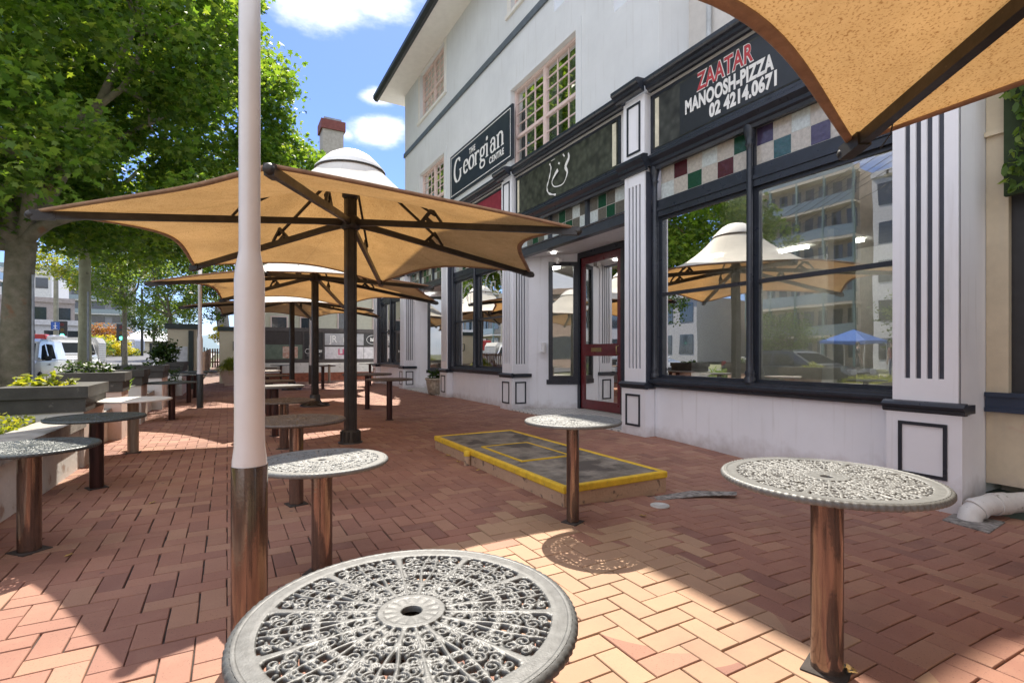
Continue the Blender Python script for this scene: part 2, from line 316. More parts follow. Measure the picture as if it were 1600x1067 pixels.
    m6 = N.new('ShaderNodeMixRGB'); m6.inputs[2].default_value = (.10, .07, .06, 1); L.new(r6.outputs[0], m6.inputs[0]); L.new(m4.outputs[0], m6.inputs[1])
    n7 = N.new('ShaderNodeTexNoise'); n7.inputs['Scale'].default_value = .55; n7.inputs['Detail'].default_value = 10; n7.inputs['Roughness'].default_value = .68; L.new(tc.outputs['Object'], n7.inputs['Vector'])
    r7 = N.new('ShaderNodeMapRange'); r7.inputs['From Min'].default_value = .5; r7.inputs['From Max'].default_value = .66; r7.inputs['To Max'].default_value = .42; L.new(n7.outputs[0], r7.inputs[0])
    m7 = N.new('ShaderNodeMixRGB'); m7.inputs[2].default_value = (.15, .085, .07, 1); L.new(r7.outputs[0], m7.inputs[0]); L.new(m6.outputs[0], m7.inputs[1])
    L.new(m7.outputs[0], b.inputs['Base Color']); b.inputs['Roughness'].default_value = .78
    bp = N.new('ShaderNodeBump'); bp.inputs['Strength'].default_value = .5; bp.inputs['Distance'].default_value = .0015
    n5 = N.new('ShaderNodeTexNoise'); n5.inputs['Scale'].default_value = 240; n5.inputs['Detail'].default_value = 3; L.new(tc.outputs['Object'], n5.inputs['Vector']); L.new(n5.outputs[0], bp.inputs['Height']); L.new(bp.outputs[0], b.inputs['Normal'])
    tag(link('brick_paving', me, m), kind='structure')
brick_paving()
# pale mortar patch with an old drain lid beside the slab
# ------------------------------------------------------------------ filigree table tops
def filigree(n=300):
    def spiral(cx, cy, r, a0, turns, hand=1, k=.25, m=26):
        out = []
        for i in range(m):
            q = i/(m-1); rr = r*(1-(1-k)*q); a = a0+hand*2*math.pi*turns*q; out.append((cx+rr*math.cos(a), cy+rr*math.sin(a)))
        return out
    segs = []   # (x, y, half width)
    def add(poly, w0, w1=None):
        w1 = w1 or w0
        for i in range(len(poly)-1):
            (ax, ay), (bx, by) = poly[i], poly[i+1]; m = max(2, int(math.hypot(bx-ax, by-ay)/.006))
            for q in range(m):
                s = q/m; g = (i+s)/(len(poly)-1); segs.append((ax+(bx-ax)*s, ay+(by-ay)*s, w0+(w1-w0)*g))
    def pol(r, d): return (r*math.cos(R(d)), r*math.sin(R(d)))
    W = .0116
    add([pol(.2, 0), pol(.50, 0)], .016, .012); add([pol(.50, 0), pol(.84, 0)], .012, .034)
    add([pol(.84, 0), pol(.84, 3)], .03, .012)
    add([pol(.2, 18), pol(.36, 18)], .022, .02); add([pol(.36, 18), pol(.46, 15), pol(.58, 13.8), pol(.7, 14.5), pol(.84, 16)], .014, .012)
    for (r, d, rs, a0, tn, hd) in ((.305, 9, .042, 200, 1.3, 1), (.395, 6.2, .042, 20, 1.4, -1), (.41, 13, .036, 150, 1.2, 1), (.505, 5.6, .05, 200, 1.5, 1), (.545, 10.5, .03, 0, 1.2, -1),
                                   (.60, 5.8, .046, 10, 1.4, -1), (.64, 10.8, .046, 190, 1.5, 1), (.70, 5.2, .045, 200, 1.4, 1), (.745, 10.6, .052, 20, 1.5, -1), (.79, 5.6, .04, 180, 1.2, -1),
                                   (.66, 16.8, .035, 200, 1.1, 1), (.76, 16.6, .036, 30, 1.2, -1), (.55, 17.0, .03, 100, 1.1, 1)):
        cx, cy = pol(r, d); add(spiral(cx, cy, rs, R(a0), tn, hd), W*.95, W*.6)
        cs = spiral(cx, cy, rs, R(a0), tn, hd)[-1]; add([cs, (cs[0]+.003, cs[1])], .014)
    for (r, d) in ((.245, 4), (.245, 12), (.345, 3.4), (.35, 16), (.455, 9.6), (.56, 2.4), (.665, 2.2), (.70, 8.2), (.60, 13.9), (.82, 8.5), (.82, 13)):
        x, y = pol(r, d); add([(x, y), (x+.012, y+.004)], .015)
    add([pol(.22, 9), pol(.27, 9)], .010); add([pol(.34, 16), pol(.39, 15.5)], .012); add([pol(.86, 8.4), pol(.80, 9.4)], .010); add([pol(.5, 1), pol(.54, 4)], .009)
    A = np.array(segs); n += 1
    g = np.linspace(-1.0, 1.0, n); X, Y = np.meshgrid(g, g, indexing='ij'); Rr = np.hypot(X, Y); T = np.degrees(np.arctan2(Y, X)) % 36; T = np.where(T > 18, 36-T, T)
    fx = Rr*np.cos(np.radians(T)); fy = Rr*np.sin(np.radians(T)); D = np.full(X.shape, -1.0); flat = D.ravel(); fxr, fyr = fx.ravel(), fy.ravel()
    act = np.where((Rr.ravel() > .17) & (Rr.ravel() < .88))[0]
    for c in range(0, len(act), 4000):
        ix = act[c:c+4000]; best = np.full(len(ix), -1.0)
        for (mx_, my_) in ((1, 1),):
            d = A[None, :, 2]-np.hypot(fxr[ix][:, None]-A[None, :, 0], fyr[ix][:, None]-A[None, :, 1]); best = np.maximum(best, d.max(1))
        # the mirrored neighbours just over the sector edges
        d = A[None, :, 2]-np.hypot(fxr[ix][:, None]-A[None, :, 0], fyr[ix][:, None]+A[None, :, 1]); best = np.maximum(best, d.max(1))
        flat[ix] = best
    D = flat.reshape(X.shape)
    D = np.maximum(D, np.minimum(Rr-.845, 1.0-Rr+1)); D = np.maximum(D, np.minimum(.205-Rr, Rr-.06)); D = np.where(Rr < .06, Rr-.06, D)
    D = np.minimum(D, .972-Rr)
    Wd = .017; q = np.clip(D/Wd, 0, 1); Hh = .013*np.sqrt(np.clip(1-(1-q)**2, 0, 1))
    Hh = np.where(Rr > .85, .013+.002*np.clip((Rr-.86)/.02, 0, 1), Hh)
    Hh = np.where((Rr < .195), .013+.004*np.abs(np.sin(np.arctan2(Y, X)*7))*np.clip((Rr-.08)/.06, 0, 1), Hh)
    Hh = np.where((Rr > .165) & (Rr < .205), .018, Hh)
    # marching squares
    idx = {}; vs = []; fs = []; edges = []
    def vid(i, j):
        k = (i, j)
        if k not in idx: idx[k] = len(vs); vs.append((X[i, j], Y[i, j], Hh[i, j]))
        return idx[k]
    def eid(i, j, a, b):
        k = (min((i, j), (a, b)), max((i, j), (a, b)))
        if k not in idx:
            t = D[i, j]/(D[i, j]-D[a, b]); idx[k] = len(vs); vs.append((X[i, j]+(X[a, b]-X[i, j])*t, Y[i, j]+(Y[a, b]-Y[i, j])*t, 0.0))
        return idx[k]
    inside = D > 0
    for i in range(n-1):
        for j in range(n-1):
            cs = [(i, j), (i+1, j), (i+1, j+1), (i, j+1)]; ins = [inside[c] for c in cs]
            if not any(ins): continue
            poly = []; 
            for k in range(4):
                a, b = cs[k], cs[(k+1) % 4]
                if ins[k]: poly.append(('v', vid(*a)))
                if ins[k] != ins[(k+1) % 4]: poly.append(('e', eid(*a, *b)))
            ids = [p[1] for p in poly]; fs.append(tuple(ids))
            for k in range(len(poly)):
                if poly[k][0] == 'e' and poly[(k+1) % len(poly)][0] == 'e': edges.append((ids[k], ids[(k+1) % len(poly)]))
    # side walls
    low = {}
    def lo(v):
        if v not in low: low[v] = len(vs); vs.append((vs[v][0], vs[v][1], -.022))
        return low[v]
    for (a, b) in edges: fs.append((b, a, lo(a), lo(b)))
    return vs, fs
FV, FF = filigree(320)
CASTG = mat('cast_aluminium_grey', (.10, .105, .106), .5, metal=.1, var=.22, scale=14, bump=.1, bscale=90)
CASTB = mat('cast_brown', (.13, .10, .08), .42, metal=.3, var=.22, scale=14, bump=.1, bscale=90)
CASTL = mat('cast_pale_grey', (.165, .17, .165), .5, metal=.1, var=.12, scale=10, bump=.1, bscale=90)
CASTD = mat('cast_dark_green_grey', (.075, .085, .085), .4, metal=.3, var=.22, scale=14, bump=.1, bscale=90)
def brushed(name, c1, c2, rough):
    m = mat(name, c1, rough, .75, col2=c2, scale=1, bump=.05); nt = m.node_tree
    for nd in nt.nodes:
        if nd.type == 'TEX_NOISE' and nd.inputs['Scale'].default_value == 1:
            mp = nt.nodes.new('ShaderNodeMapping'); mp.inputs['Scale'].default_value = (26, 26, 2.2)
            tc = [q for q in nt.nodes if q.type == 'TEX_COORD'][0]; nt.links.new(tc.outputs['Object'], mp.inputs[0]); nt.links.new(mp.outputs[0], nd.inputs['Vector'])
    return m
LEGM = brushed('bronze_lacquered_tube', (.30, .215, .175), (.10, .075, .065), .13)
LEGD = brushed('worn_dark_tube', (.10, .05, .045), (.035, .025, .025), .35)
LEGB = brushed('beige_tube', (.38, .33, .26), (.25, .2, .16), .5)
TOPS = {}
def top_mesh(key, m):
    if key in TOPS: return TOPS[key]
    me = bpy.data.meshes.new('tabletop_'+key)
    if key != 'plain':
        V, F = list(FV), list(FF)
        b = MB(); nb = 96
        rope = (lambda k: 1+(.009 if (k//2) % 2 else -.002)) if key == 'rope' else (lambda k: 1+(.004 if (k//2) % 2 else -.002))
        b.lathe([(.93, -.024), (.935, .0135), (.955, .0185), (.968, .0165)], n=192)
        b.lathe([(.968, .015), (.985, .012), (1.0, -.006), (1.0, -.034), (.985, -.05), (.955, -.05), (.93, -.03)], n=nb*4, mod=rope)
        o = len(V); V += b.v; F += [tuple(i+o for i in f) for f in b.f if len(f) < 90]
    else:
        b = MB(); b.lathe([(.001, .018), (.9, .018), (.97, .016), (1, .004), (1, -.03), (.97, -.045), (.9, -.03), (.001, -.03)], n=96); V, F = b.v, b.f
    me.from_pydata(V, [], F); me.polygons.foreach_set('use_smooth', [True]*len(me.polygons)); me.materials.append(m); me.update()
    TOPS[key] = me; return me
def table(u, t, ztop, r, topm, topkey, legm, legr, label, base=True, z0=None, rot=None):
    x, y, _ = P(u, t); zg = gz(x, y) if z0 is None else z0
    T = thing('pedestal_table', label, 'table', (x, y, zg), rot if rot is not None else random.uniform(0, 6), 'fixed round cafe tables on the brick paving')
    h = ztop-zg; me = top_mesh(topkey, topm)
    o = bpy.data.objects.new('tabletop', me.copy() if me.materials[0] != topm else me); C.objects.link(o); o.parent = T; o.location = (0, 0, h-.015*r); o.scale = (r, r, r if r > .3 else .35)
    o.data.materials[0] = topm
    lg = MB(); lg.lathe([(legr, -.06), (legr, h-.03)], n=28); lg.lathe([(legr*1.12, h-.045), (r*.42, h-.03), (r*.42, h-.022), (legr, h-.022)], n=28)
    lg.build('leg', legm, T)
    if base:
        p = MB(); q = legr*1.35; p.box(-q, q, -q, q, -.004, .006); p.build('base_plate', MORTAR, T)
    return T
def tall_tables():
    table(643, 1.06, .67, .341, CASTG, 'bead', LEGM, .05, 'large grey filigree table nearest the viewer with a beaded rim', rot=.12)
    table(1292, 1.951, .735, .372, CASTL, 'rope', LEGM, .055, 'wide pale filigree table with a rope edge, in front of the end pilaster', rot=.3)
    table(895, 3.66, .73, .344, CASTL, 'bead', LEGM, .045, 'small filigree table on a bronze leg beside the yellow edged raised slab')
    table(503, 2.84, .615, .357, CASTL, 'bead', LEGM, .055, 'pale filigree table just right of the nearest white post')
    table(46, 3.125, .64, .345, CASTD, 'bead', LEGM, .058, 'dark filigree table at the left edge beside the low painted wall')
    table(151, 4.60, .64, .368, CASTD, 'bead', LEGD, .053, 'dark filigree table in front of the first planter box')
    table(208, 6.23, .655, .40, mat('white_table_paint', (.78, .76, .72), .4, var=.04), 'plain', LEGB, .058, 'plain white round table on a beige leg beside the second planter box')
    table(268.5, 9.35, .69, .39, CASTD, 'bead', LEGD, .055, 'dark table on a red brown leg standing by the fourth planter box')
    table(295, 12.63, .70, .38, CASTD, 'bead', LEGD, .05, 'dark table just left of the second white post')
    table(305, 14.1, .72, .55, CASTD, 'bead', LEGD, .05, 'dark table half hidden behind the second white post')
    table(463, 4.10, .68, .375, CASTB, 'bead', LEGM, .054, 'brown filigree table on a fluted leg, second behind the nearest white post')
    table(444, 6.5, .615, .375, CASTB, 'bead', LEGM, .055, 'low brown table right of the nearest white post, its leg crossing a band of sunlight')
    table(430, 7.5, .735, .40, CASTL, 'plain', LEGD, .047, 'smooth pale table on a worn red leg, shining behind the low brown table')
    table(421, 8.6, .755, .40, CASTB, 'bead', LEGD, .055, 'brown table directly behind the shining pale table')
    table(417, 10.4, .77, .41, CASTB, 'bead', LEGD, .05, 'brown table in the middle of the row receding behind the nearest white post')
    table(411, 12.7, .79, .41, CASTB, 'bead', LEGD, .05, 'brown table near the far end of the row behind the nearest white post')
    table(409, 14.9, .80, .41, CASTB, 'bead', LEGD, .05, 'last brown table of the row behind the nearest white post')
    table(608.5, 9.32, .75, .42, CASTB, 'bead', LEGD, .052, 'brown table in front of the shop window, right of the first umbrella pole')
    table(574, 11.16, .775, .52, CASTB, 'bead', LEGD, .052, 'brown table farther back, just behind the one right of the first pole')
    table(504.4, 17.6, .80, .42, CASTB, 'bead', LEGD, .052, 'brown table in the sun near the hoarding, right of the second umbrella pole')
    table(514.4, 21.5, .79, .45, CASTL, 'plain', LEGB, .05, 'pale table close to the hoarding behind the brown sunlit one')
    table(439, 21.5, .74, .42, CASTL, 'plain', LEGD, .05, 'pale table in front of the hoarding left of the third umbrella pole')
    table(578, 19.0, .85, .40, CASTL, 'plain', LEGD, .05, 'pale table in the sun beside the farthest shop pilaster')
tall_tables()
# ------------------------------------------------------------------ umbrellas
def canvasmat():
    m = bpy.data.materials.new('shade_cloth'); m.use_nodes = True; nt = m.node_tree; N = nt.nodes; L = nt.links; b = N['Principled BSDF']; b.inputs['Roughness'].default_value = .85; b.inputs['Specular IOR Level'].default_value = .15
    tc = N.new('ShaderNodeTexCoord'); n1 = N.new('ShaderNodeTexNoise'); n1.inputs['Scale'].default_value = 7; n1.inputs['Detail'].default_value = 10; n1.inputs['Roughness'].default_value = .8; L.new(tc.outputs['Object'], n1.inputs['Vector'])
    cr = N.new('ShaderNodeMapRange'); cr.inputs['From Min'].default_value = .35; cr.inputs['From Max'].default_value = .7; L.new(n1.outputs[0], cr.inputs[0])
    mx = N.new('ShaderNodeMixRGB'); mx.inputs[1].default_value = (.63, .50, .36, 1); mx.inputs[2].default_value = (.53, .40, .27, 1); L.new(cr.outputs[0], mx.inputs[0])
    # mildew specks pressed into the weave
    v = N.new('ShaderNodeTexNoise'); v.inputs['Scale'].default_value = 85; v.inputs['Detail'].default_value = 3; v.inputs['Roughness'].default_value = .6; L.new(tc.outputs['Object'], v.inputs['Vector'])
    vr = N.new('ShaderNodeMapRange'); vr.inputs['From Min'].default_value = .54; vr.inputs['From Max'].default_value = .66; vr.inputs['To Max'].default_value = .8; L.new(v.outputs[0], vr.inputs[0])
    m2 = N.new('ShaderNodeMixRGB'); m2.inputs[2].default_value = (.26, .14, .06, 1); L.new(vr.outputs[0], m2.inputs[0]); L.new(mx.outputs[0], m2.inputs[1])
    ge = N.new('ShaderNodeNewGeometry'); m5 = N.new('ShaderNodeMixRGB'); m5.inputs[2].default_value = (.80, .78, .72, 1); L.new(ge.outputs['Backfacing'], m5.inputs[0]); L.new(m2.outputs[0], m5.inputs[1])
    sx = N.new('ShaderNodeSeparateXYZ'); L.new(tc.outputs['Object'], sx.inputs[0]); at = N.new('ShaderNodeMath'); at.operation = 'ARCTAN2'; L.new(sx.outputs['Y'], at.inputs[0]); L.new(sx.outputs['X'], at.inputs[1])
    md = N.new('ShaderNodeMath'); md.operation = 'PINGPONG'; md.inputs[1].default_value = math.pi/12; L.new(at.outputs[0], md.inputs[0])
    l2 = N.new('ShaderNodeVectorMath'); l2.operation = 'LENGTH'; L.new(tc.outputs['Object'], l2.inputs[0]); wd = N.new('ShaderNodeMath'); wd.operation = 'MULTIPLY'; L.new(md.outputs[0], wd.inputs[0]); L.new(l2.outputs['Value'], wd.inputs[1])
    sr = N.new('ShaderNodeMapRange'); sr.inputs['From Min'].default_value = .010; sr.inputs['From Max'].default_value = .016; sr.inputs['To Min'].default_value = .86; sr.inputs['To Max'].default_value = 1; L.new(wd.outputs[0], sr.inputs[0])
    n9 = N.new('ShaderNodeTexNoise'); n9.inputs['Scale'].default_value = 1.3; n9.inputs['Detail'].default_value = 6; L.new(tc.outputs['Object'], n9.inputs['Vector']); r9 = N.new('ShaderNodeMapRange'); r9.inputs['From Min'].default_value = .35; r9.inputs['From Max'].default_value = .65; r9.inputs['To Min'].default_value = .84; r9.inputs['To Max'].default_value = 1.06; L.new(n9.outputs[0], r9.inputs[0])
    ml = N.new('ShaderNodeMath'); ml.operation = 'MULTIPLY'; L.new(sr.outputs[0], ml.inputs[0]); L.new(r9.outputs[0], ml.inputs[1])
    m8 = N.new('ShaderNodeMixRGB'); m8.blend_type = 'MULTIPLY'; m8.inputs[0].default_value = 1; L.new(m5.outputs[0], m8.inputs[1]); L.new(ml.outputs[0], m8.inputs[2])
    L.new(m8.outputs[0], b.inputs['Base Color'])
    t = N.new('ShaderNodeBsdfTranslucent'); tm = N.new('ShaderNodeMixRGB'); tm.blend_type = 'MULTIPLY'; tm.inputs[0].default_value = 1; tm.inputs[2].default_value = (.98, .73, .38, 1); m10 = N.new('ShaderNodeMixRGB'); m10.blend_type = 'MULTIPLY'; m10.inputs[0].default_value = 1; L.new(m2.outputs[0], m10.inputs[1]); L.new(ml.outputs[0], m10.inputs[2]); L.new(m10.outputs[0], tm.inputs[1]); L.new(tm.outputs[0], t.inputs[0])
    mix = N.new('ShaderNodeMixShader'); mix.inputs[0].default_value = .25; L.new(b.outputs[0], mix.inputs[1]); L.new(t.outputs[0], mix.inputs[2]); L.new(mix.outputs[0], N['Material Output'].inputs[0])
    bp = N.new('ShaderNodeBump'); bp.inputs['Strength'].default_value = .6; bp.inputs['Distance'].default_value = .004; L.new(v.outputs[0], bp.inputs['Height']); L.new(bp.outputs[0], b.inputs['Normal']); L.new(bp.outputs[0], t.inputs['Normal'])
    return m
CLOTH = canvasmat()
CAPM = mat('white_vinyl_cap', (.82, .81, .78), .5, var=.04)
HEM = mat('brown_hem_webbing', (.40, .24, .15), .85, var=.15, scale=9, bump=.3)
UMET = mat('umbrella_dark_bronze_paint', (.032, .026, .022), .42, var=.3, scale=7, bump=.1, dirt=((.10, .08, .06), 30, .68))
RU = 3.15; ZH = 2.98; ZT = 2.57; ZP = 3.93
GT = [(0, 1), (.1, .90), (.16, .77), (.24, .60), (.32, .46), (.42, .315), (.55, .19), (.7, .105), (.85, .045), (1, 0)]
def gprof(q):
    for i in range(len(GT)-1):
        if GT[i][0] <= q <= GT[i+1][0]:
            (a, b), (c, d) = GT[i], GT[i+1]; return b+(d-b)*(q-a)/(c-a)
    return 0
def edge_at(ph):
    f = ((math.degrees(ph)+30) % 60)-30; q = 30-abs(f)                     # degrees away from the middle of the side
    k = 1-(q/30.)**2
    return RU*math.cos(R(30))/math.cos(R(q))-.42*k*1.0 if False else None
def edge(ph):
    f = ((math.degrees(ph)+30) % 60)-30          # 0 on a rib, +-30 half way between two ribs
    q = 30-abs(f); k = 1-(q/30.)**2              # q = angle from mid-side
    return RU*math.cos(R(30))/math.cos(R(q))-.37*k, ZT+.045+.14*k
def umbrella_meshes():
    D = {}
    nr, na = 26, 144; b = MB(); vs = []
    for i in range(nr+1):
        q = .085+(1-.085)*i/nr
        for k in range(na):
            ph = 2*math.pi*k/na; re, ze = edge(ph); wq = sm(q/.6); r = q*(re*wq+2.75*(1-wq)); f = abs(((math.degrees(ph)+30) % 60)-30)/30
            z = ze+(ZP-ze)*gprof(q) - .022*f*math.sin(math.pi*q)*(1-.3*q)
            vs.append((r*math.cos(ph), r*math.sin(ph), z))
    fs = [(i*na+k, i*na+(k+1) % na, (i+1)*na+(k+1) % na, (i+1)*na+k) for i in range(nr) for k in range(na)]
    b.add(vs, fs, 0, True); D['canopy'] = b.mesh('canopy')
    h = MB(); vs = []
    for k in range(na):
        ph = 2*math.pi*k/na; re, ze = edge(ph)
        for (dr, dz) in ((.002, .004), (.004, -.012), (-.012, -.022), (-.06, -.016), (-.062, -.004)): vs.append(((re+dr)*math.cos(ph), (re+dr)*math.sin(ph), ze+dz))
    fs = [(k*5+j, k*5+j+1, ((k+1) % na)*5+j+1, ((k+1) % na)*5+j) for k in range(na) for j in range(4)]
    h.add(vs, fs, 0, True); D['hem'] = h.mesh('hem')
    c = MB(); c.lathe([(.46, -.265), (.457, -.25), (.36, -.145), (.28, -.07), (.18, -.015), (.08, .012), (.001, .02)], n=48, c=(0, 0, ZP)); D['cap'] = c.mesh('cap')
    rg = MB(); rg.tube([(.452*math.cos(R(a)), .452*math.sin(R(a)), ZP-.272) for a in range(0, 361, 10)], .012, n=6); D['cap_ring'] = rg.mesh('cap_ring')
    a = MB(); a.bar((.07, 0, ZH), (RU-.02, 0, ZT), .055, .075)
    a.bar((RU-.15, 0, ZT+.015), (RU+.03, 0, ZT-.005), .075, .09); a.blob((RU+.03, 0, ZT-.005), .045, seg=6)
    a.bar((.1, 0, ZH-.045), (.45, 0, ZH-.075), .04, .03); D['arm'] = a.mesh('arm')
    s = MB(); s.bar((1.12, 0, 2.86), (1.3, 0, 3.03), .03, .04); s.bar((1.3, 0, 2.83), (1.18, 0, 2.93), .03, .05)
    s.bar((1.34, -.02, 2.93), (.52, -.02, 3.50), .03, .03); s.bar((1.42, .0, 2.84), (1.30, 0, 3.0), .03, .03); D['strut'] = s.mesh('strut')
    pl = MB(); pl.prism([(.075*math.cos(R(a)), .075*math.sin(R(a))) for a in range(22, 382, 45)], -.02, 3.35, 'z')
    for q in range(4): 
        an = R(45+90*q); pl.bar((.072*math.cos(an), .072*math.sin(an), 0), (.072*math.cos(an), .072*math.sin(an), 3.3), .03, .03)
    D['pole'] = pl.mesh('pole')
    hb = MB(); hb.lathe([(.10, ZH-.1), (.13, ZH-.08), (.13, ZH+.05), (.1, ZH+.08)], n=24); hb.lathe([(.09, 3.3), (.11, 3.32), (.11, 3.4), (.05, 3.5), (.05, ZP-.12)], n=16); D['hub'] = hb.mesh('hub')
    bs = MB(); bs.lathe([(.33, 0), (.33, .025), (.24, .045), (.15, .09), (.115, .15), (.115, .25), (.09, .27)], n=40)
    for k in range(8): bs.bar((.1*math.cos(R(45*k)), .1*math.sin(R(45*k)), .07), (.31*math.cos(R(45*k)), .31*math.sin(R(45*k)), .03), .03, .05)
    D['flange_base'] = bs.mesh('flange_base')
    b1 = MB(); b1.lathe([(.16, 0), (.16, .015), (.125, .02), (.118, .17), (.095, .18)], n=24)
    for k in range(12): b1.bar((.12*math.cos(R(30*k)), .12*math.sin(R(30*k)), .0), (.12*math.cos(R(30*k)), .12*math.sin(R(30*k)), .16), .015, .03)
    D['collar_base'] = b1.mesh('collar_base')
    for k, mm in (('canopy', CLOTH), ('hem', HEM), ('cap', CAPM), ('cap_ring', UMET), ('arm', UMET), ('strut', UMET), ('pole', UMET), ('hub', UMET), ('flange_base', UMET), ('collar_base', UMET)): D[k].materials.append(mm)
    return D
UM = umbrella_meshes()
def umbrella(x, y, ang, base, label, dz=0):
    T = thing('cafe_umbrella', label, 'umbrella', (x, y, gz(x, y)+dz), R(ang), 'hexagonal fabric umbrellas over the tables')
    def part(name, key, p=T, rz=0):
        o = bpy.data.objects.new(name, UM[key]); C.objects.link(o); o.parent = p; o.rotation_euler = (0, 0, rz); return o
    cn = part('canopy', 'canopy'); part('hem', 'hem', cn); cp = part('top_cap', 'cap', cn); part('ring', 'cap_ring', cp) if False else part('seam_ring', 'cap_ring', cn)
    part('pole', 'pole'); part('hub', 'hub'); part('pole_base', base)
    for k in range(6):
        a = part('arm', 'arm', rz=R(60*k)); part('strut', 'strut', p=a)
    return T
u0 = umbrella(1.804, -1.106, 58.4, 'collar_base', 'tan umbrella overhead in the top right corner, only one pointed tip in view')
u0.scale = (1.127, 1.127, 1)
ts = MB(); ts.tube([(2.78, -.06, 2.70), (2.80, -.03, 2.62), (2.86, -.05, 2.54), (2.90, -.02, 2.47)], .004, n=6); ts.build('tie_cord', UMET, u0)
umbrella(1.46, 7.13, 8, 'collar_base', 'large tan umbrella with a white cap, filling the middle of the terrace')
umbrella(1.78, 12.6, 7.5, 'flange_base', 'second tan umbrella behind the nearest full one, on a flared cast base')
umbrella(1.9, 18.6, 11, 'flange_base', 'farthest tan umbrella in front of the hoarding')
# ------------------------------------------------------------------ white posts
POSTW = mat('white_post_paint', (.70, .68, .67), .3, var=.04, scale=3, coat=.3, dirt=((.45, .42, .38), 40, .72))
SLV = brushed('bronze_post_sleeve', (.26, .18, .14), (.09, .07, .06), .15)
def post(x, y, label, sc=1.0, top=4.9, sleeve=SLV):
    T = thing('post', label, 'post', (x, y, gz(x, y)), 0, 'white posts with dark sleeves along the terrace')
    m = MB(); m.lathe([(.067, -.05), (.067, .755), (.0665, .757)], n=40); m.build('sleeve', sleeve, T)
    m = MB(); m.lathe([(.064, .757), (.063, .78), (.0565, .83), (.0555, .90), (.0555, 1.50), (.052, 1.54), (.0405, 1.60), (.0395, 1.62), (.0395, top)], n=40)
    m.build('shaft', POSTW, T)
post(*P(390, 2.05)[:2], 'white post with a bronze lower sleeve standing nearest the viewer', top=7.2)
post(*P(312.5, 11.4)[:2], 'white post with a black lower sleeve in the walkway by the planters', top=3.7, sleeve=mat('black_sleeve', (.03, .035, .035), .35))
post(*P(485, 20.5)[:2], 'farthest white post, seen just left of the second umbrella pole', top=3.6, sleeve=mat('black_sleeve2', (.05, .035, .03), .35))
# ------------------------------------------------------------------ raised access slab with yellow edge
def slab():
    T = thing('raised_access_slab', 'low rectangular concrete slab with worn yellow painted edges and a hatch', 'slab', (2.85, 4.72, 0))
    YEL = mat('worn_yellow_paint', (.72, .46, .03), .75, var=.12, scale=12, bump=.3, dirt=((.33, .24, .14), 24, .66))
    SIDE = mat('slab_side_render', (.44, .29, .19), .9, var=.08, scale=3, bump=.6, bscale=40, dirt=((.16, .11, .08), 14, .6))
    TOP = mat('slab_top_stained_concrete', (.22, .19, .155), .9, var=.3, scale=5, bump=.6, bscale=60, dirt=((.085, .07, .06), 3.5, .55))
    x, y = .56, 1.43
    b = MB(); b.box(-x+.012, x-.012, -y+.012, y-.012, -.15, .11); b.build('plinth', SIDE, T)
    b = MB(); w = .055
    b.bbox(-x, x, -y, -y+w, .105, .165, .012); b.bbox(-x, x, y-w, y, .105, .165, .012)
    b.bbox(-x, -x+w, -y+w-.004, y-w+.004, .105, .1655, .012); b.bbox(x-w, x, -y+w-.004, y-w+.004, .105, .1655, .012); b.build('edge_strip', YEL, T)
    b = MB(); b.box(-x+w-.002, x-w+.002, -y+w-.002, y-w+.002, .10, .158); b.build('slab_top', TOP, T)
    h = MB(); h.box(-.34, .20, -.42, .42, .158, .166); hh = h.build('hatch', TOP, T)
    f = MB(); a0, a1, b0, b1 = -.37, .23, -.45, .45
    f.box(a0, a1, b0, b0+.022, .158, .170); f.box(a0, a1, b1-.022, b1, .158, .170); f.box(a0, a0+.022, b0+.022, b1-.022, .158, .1695); f.box(a1-.022, a1, b0+.022, b1-.022, .158, .1695); f.build('hatch_frame', YEL, hh)
    n = MB(); n.lathe([(.035, -.05), (.035, .15), (.03, .155)], n=16, c=(-.585, .35, 0), mi=0); n.lathe([(.037, .10), (.037, .158), (.02, .162)], n=16, c=(-.585, .35, 0), mi=1); n.build('corner_stub', [SIDE, YEL], T)
slab()
dl = MB(); x, y = 3.05, 3.02
dl.lathe([(.075, .001), (.075, .008), (.06, .010), (.058, .006), (.001, .006)], n=28); o = dl.build('floor_drain', mat('pale_plastic_lid', (.5, .5, .48), .5)); o.location = (3.02, 3.0, gz(3.02, 3.0)+.002)
tag(o, 'small round pale drain cover set in the paving at the corner of the raised slab', 'drain cover')
mp_ = MB(); pts = [(2.75+.0, 3.22), (3.2, 3.24), (3.62, 3.22), (3.95, 3.0), (3.86, 2.93), (3.6, 3.05), (3.3, 3.12), (2.8, 3.13)]
mp_.prism(pts, 0, .006, 'z'); o = mp_.build('mortar_patch', mat('grey_mortar', (.27, .25, .23), .95, var=.4, scale=20, bump=.8, bscale=70)); o.location = (0, 0, gz(3.3, 3.1)+.001); tag(o, kind='structure')
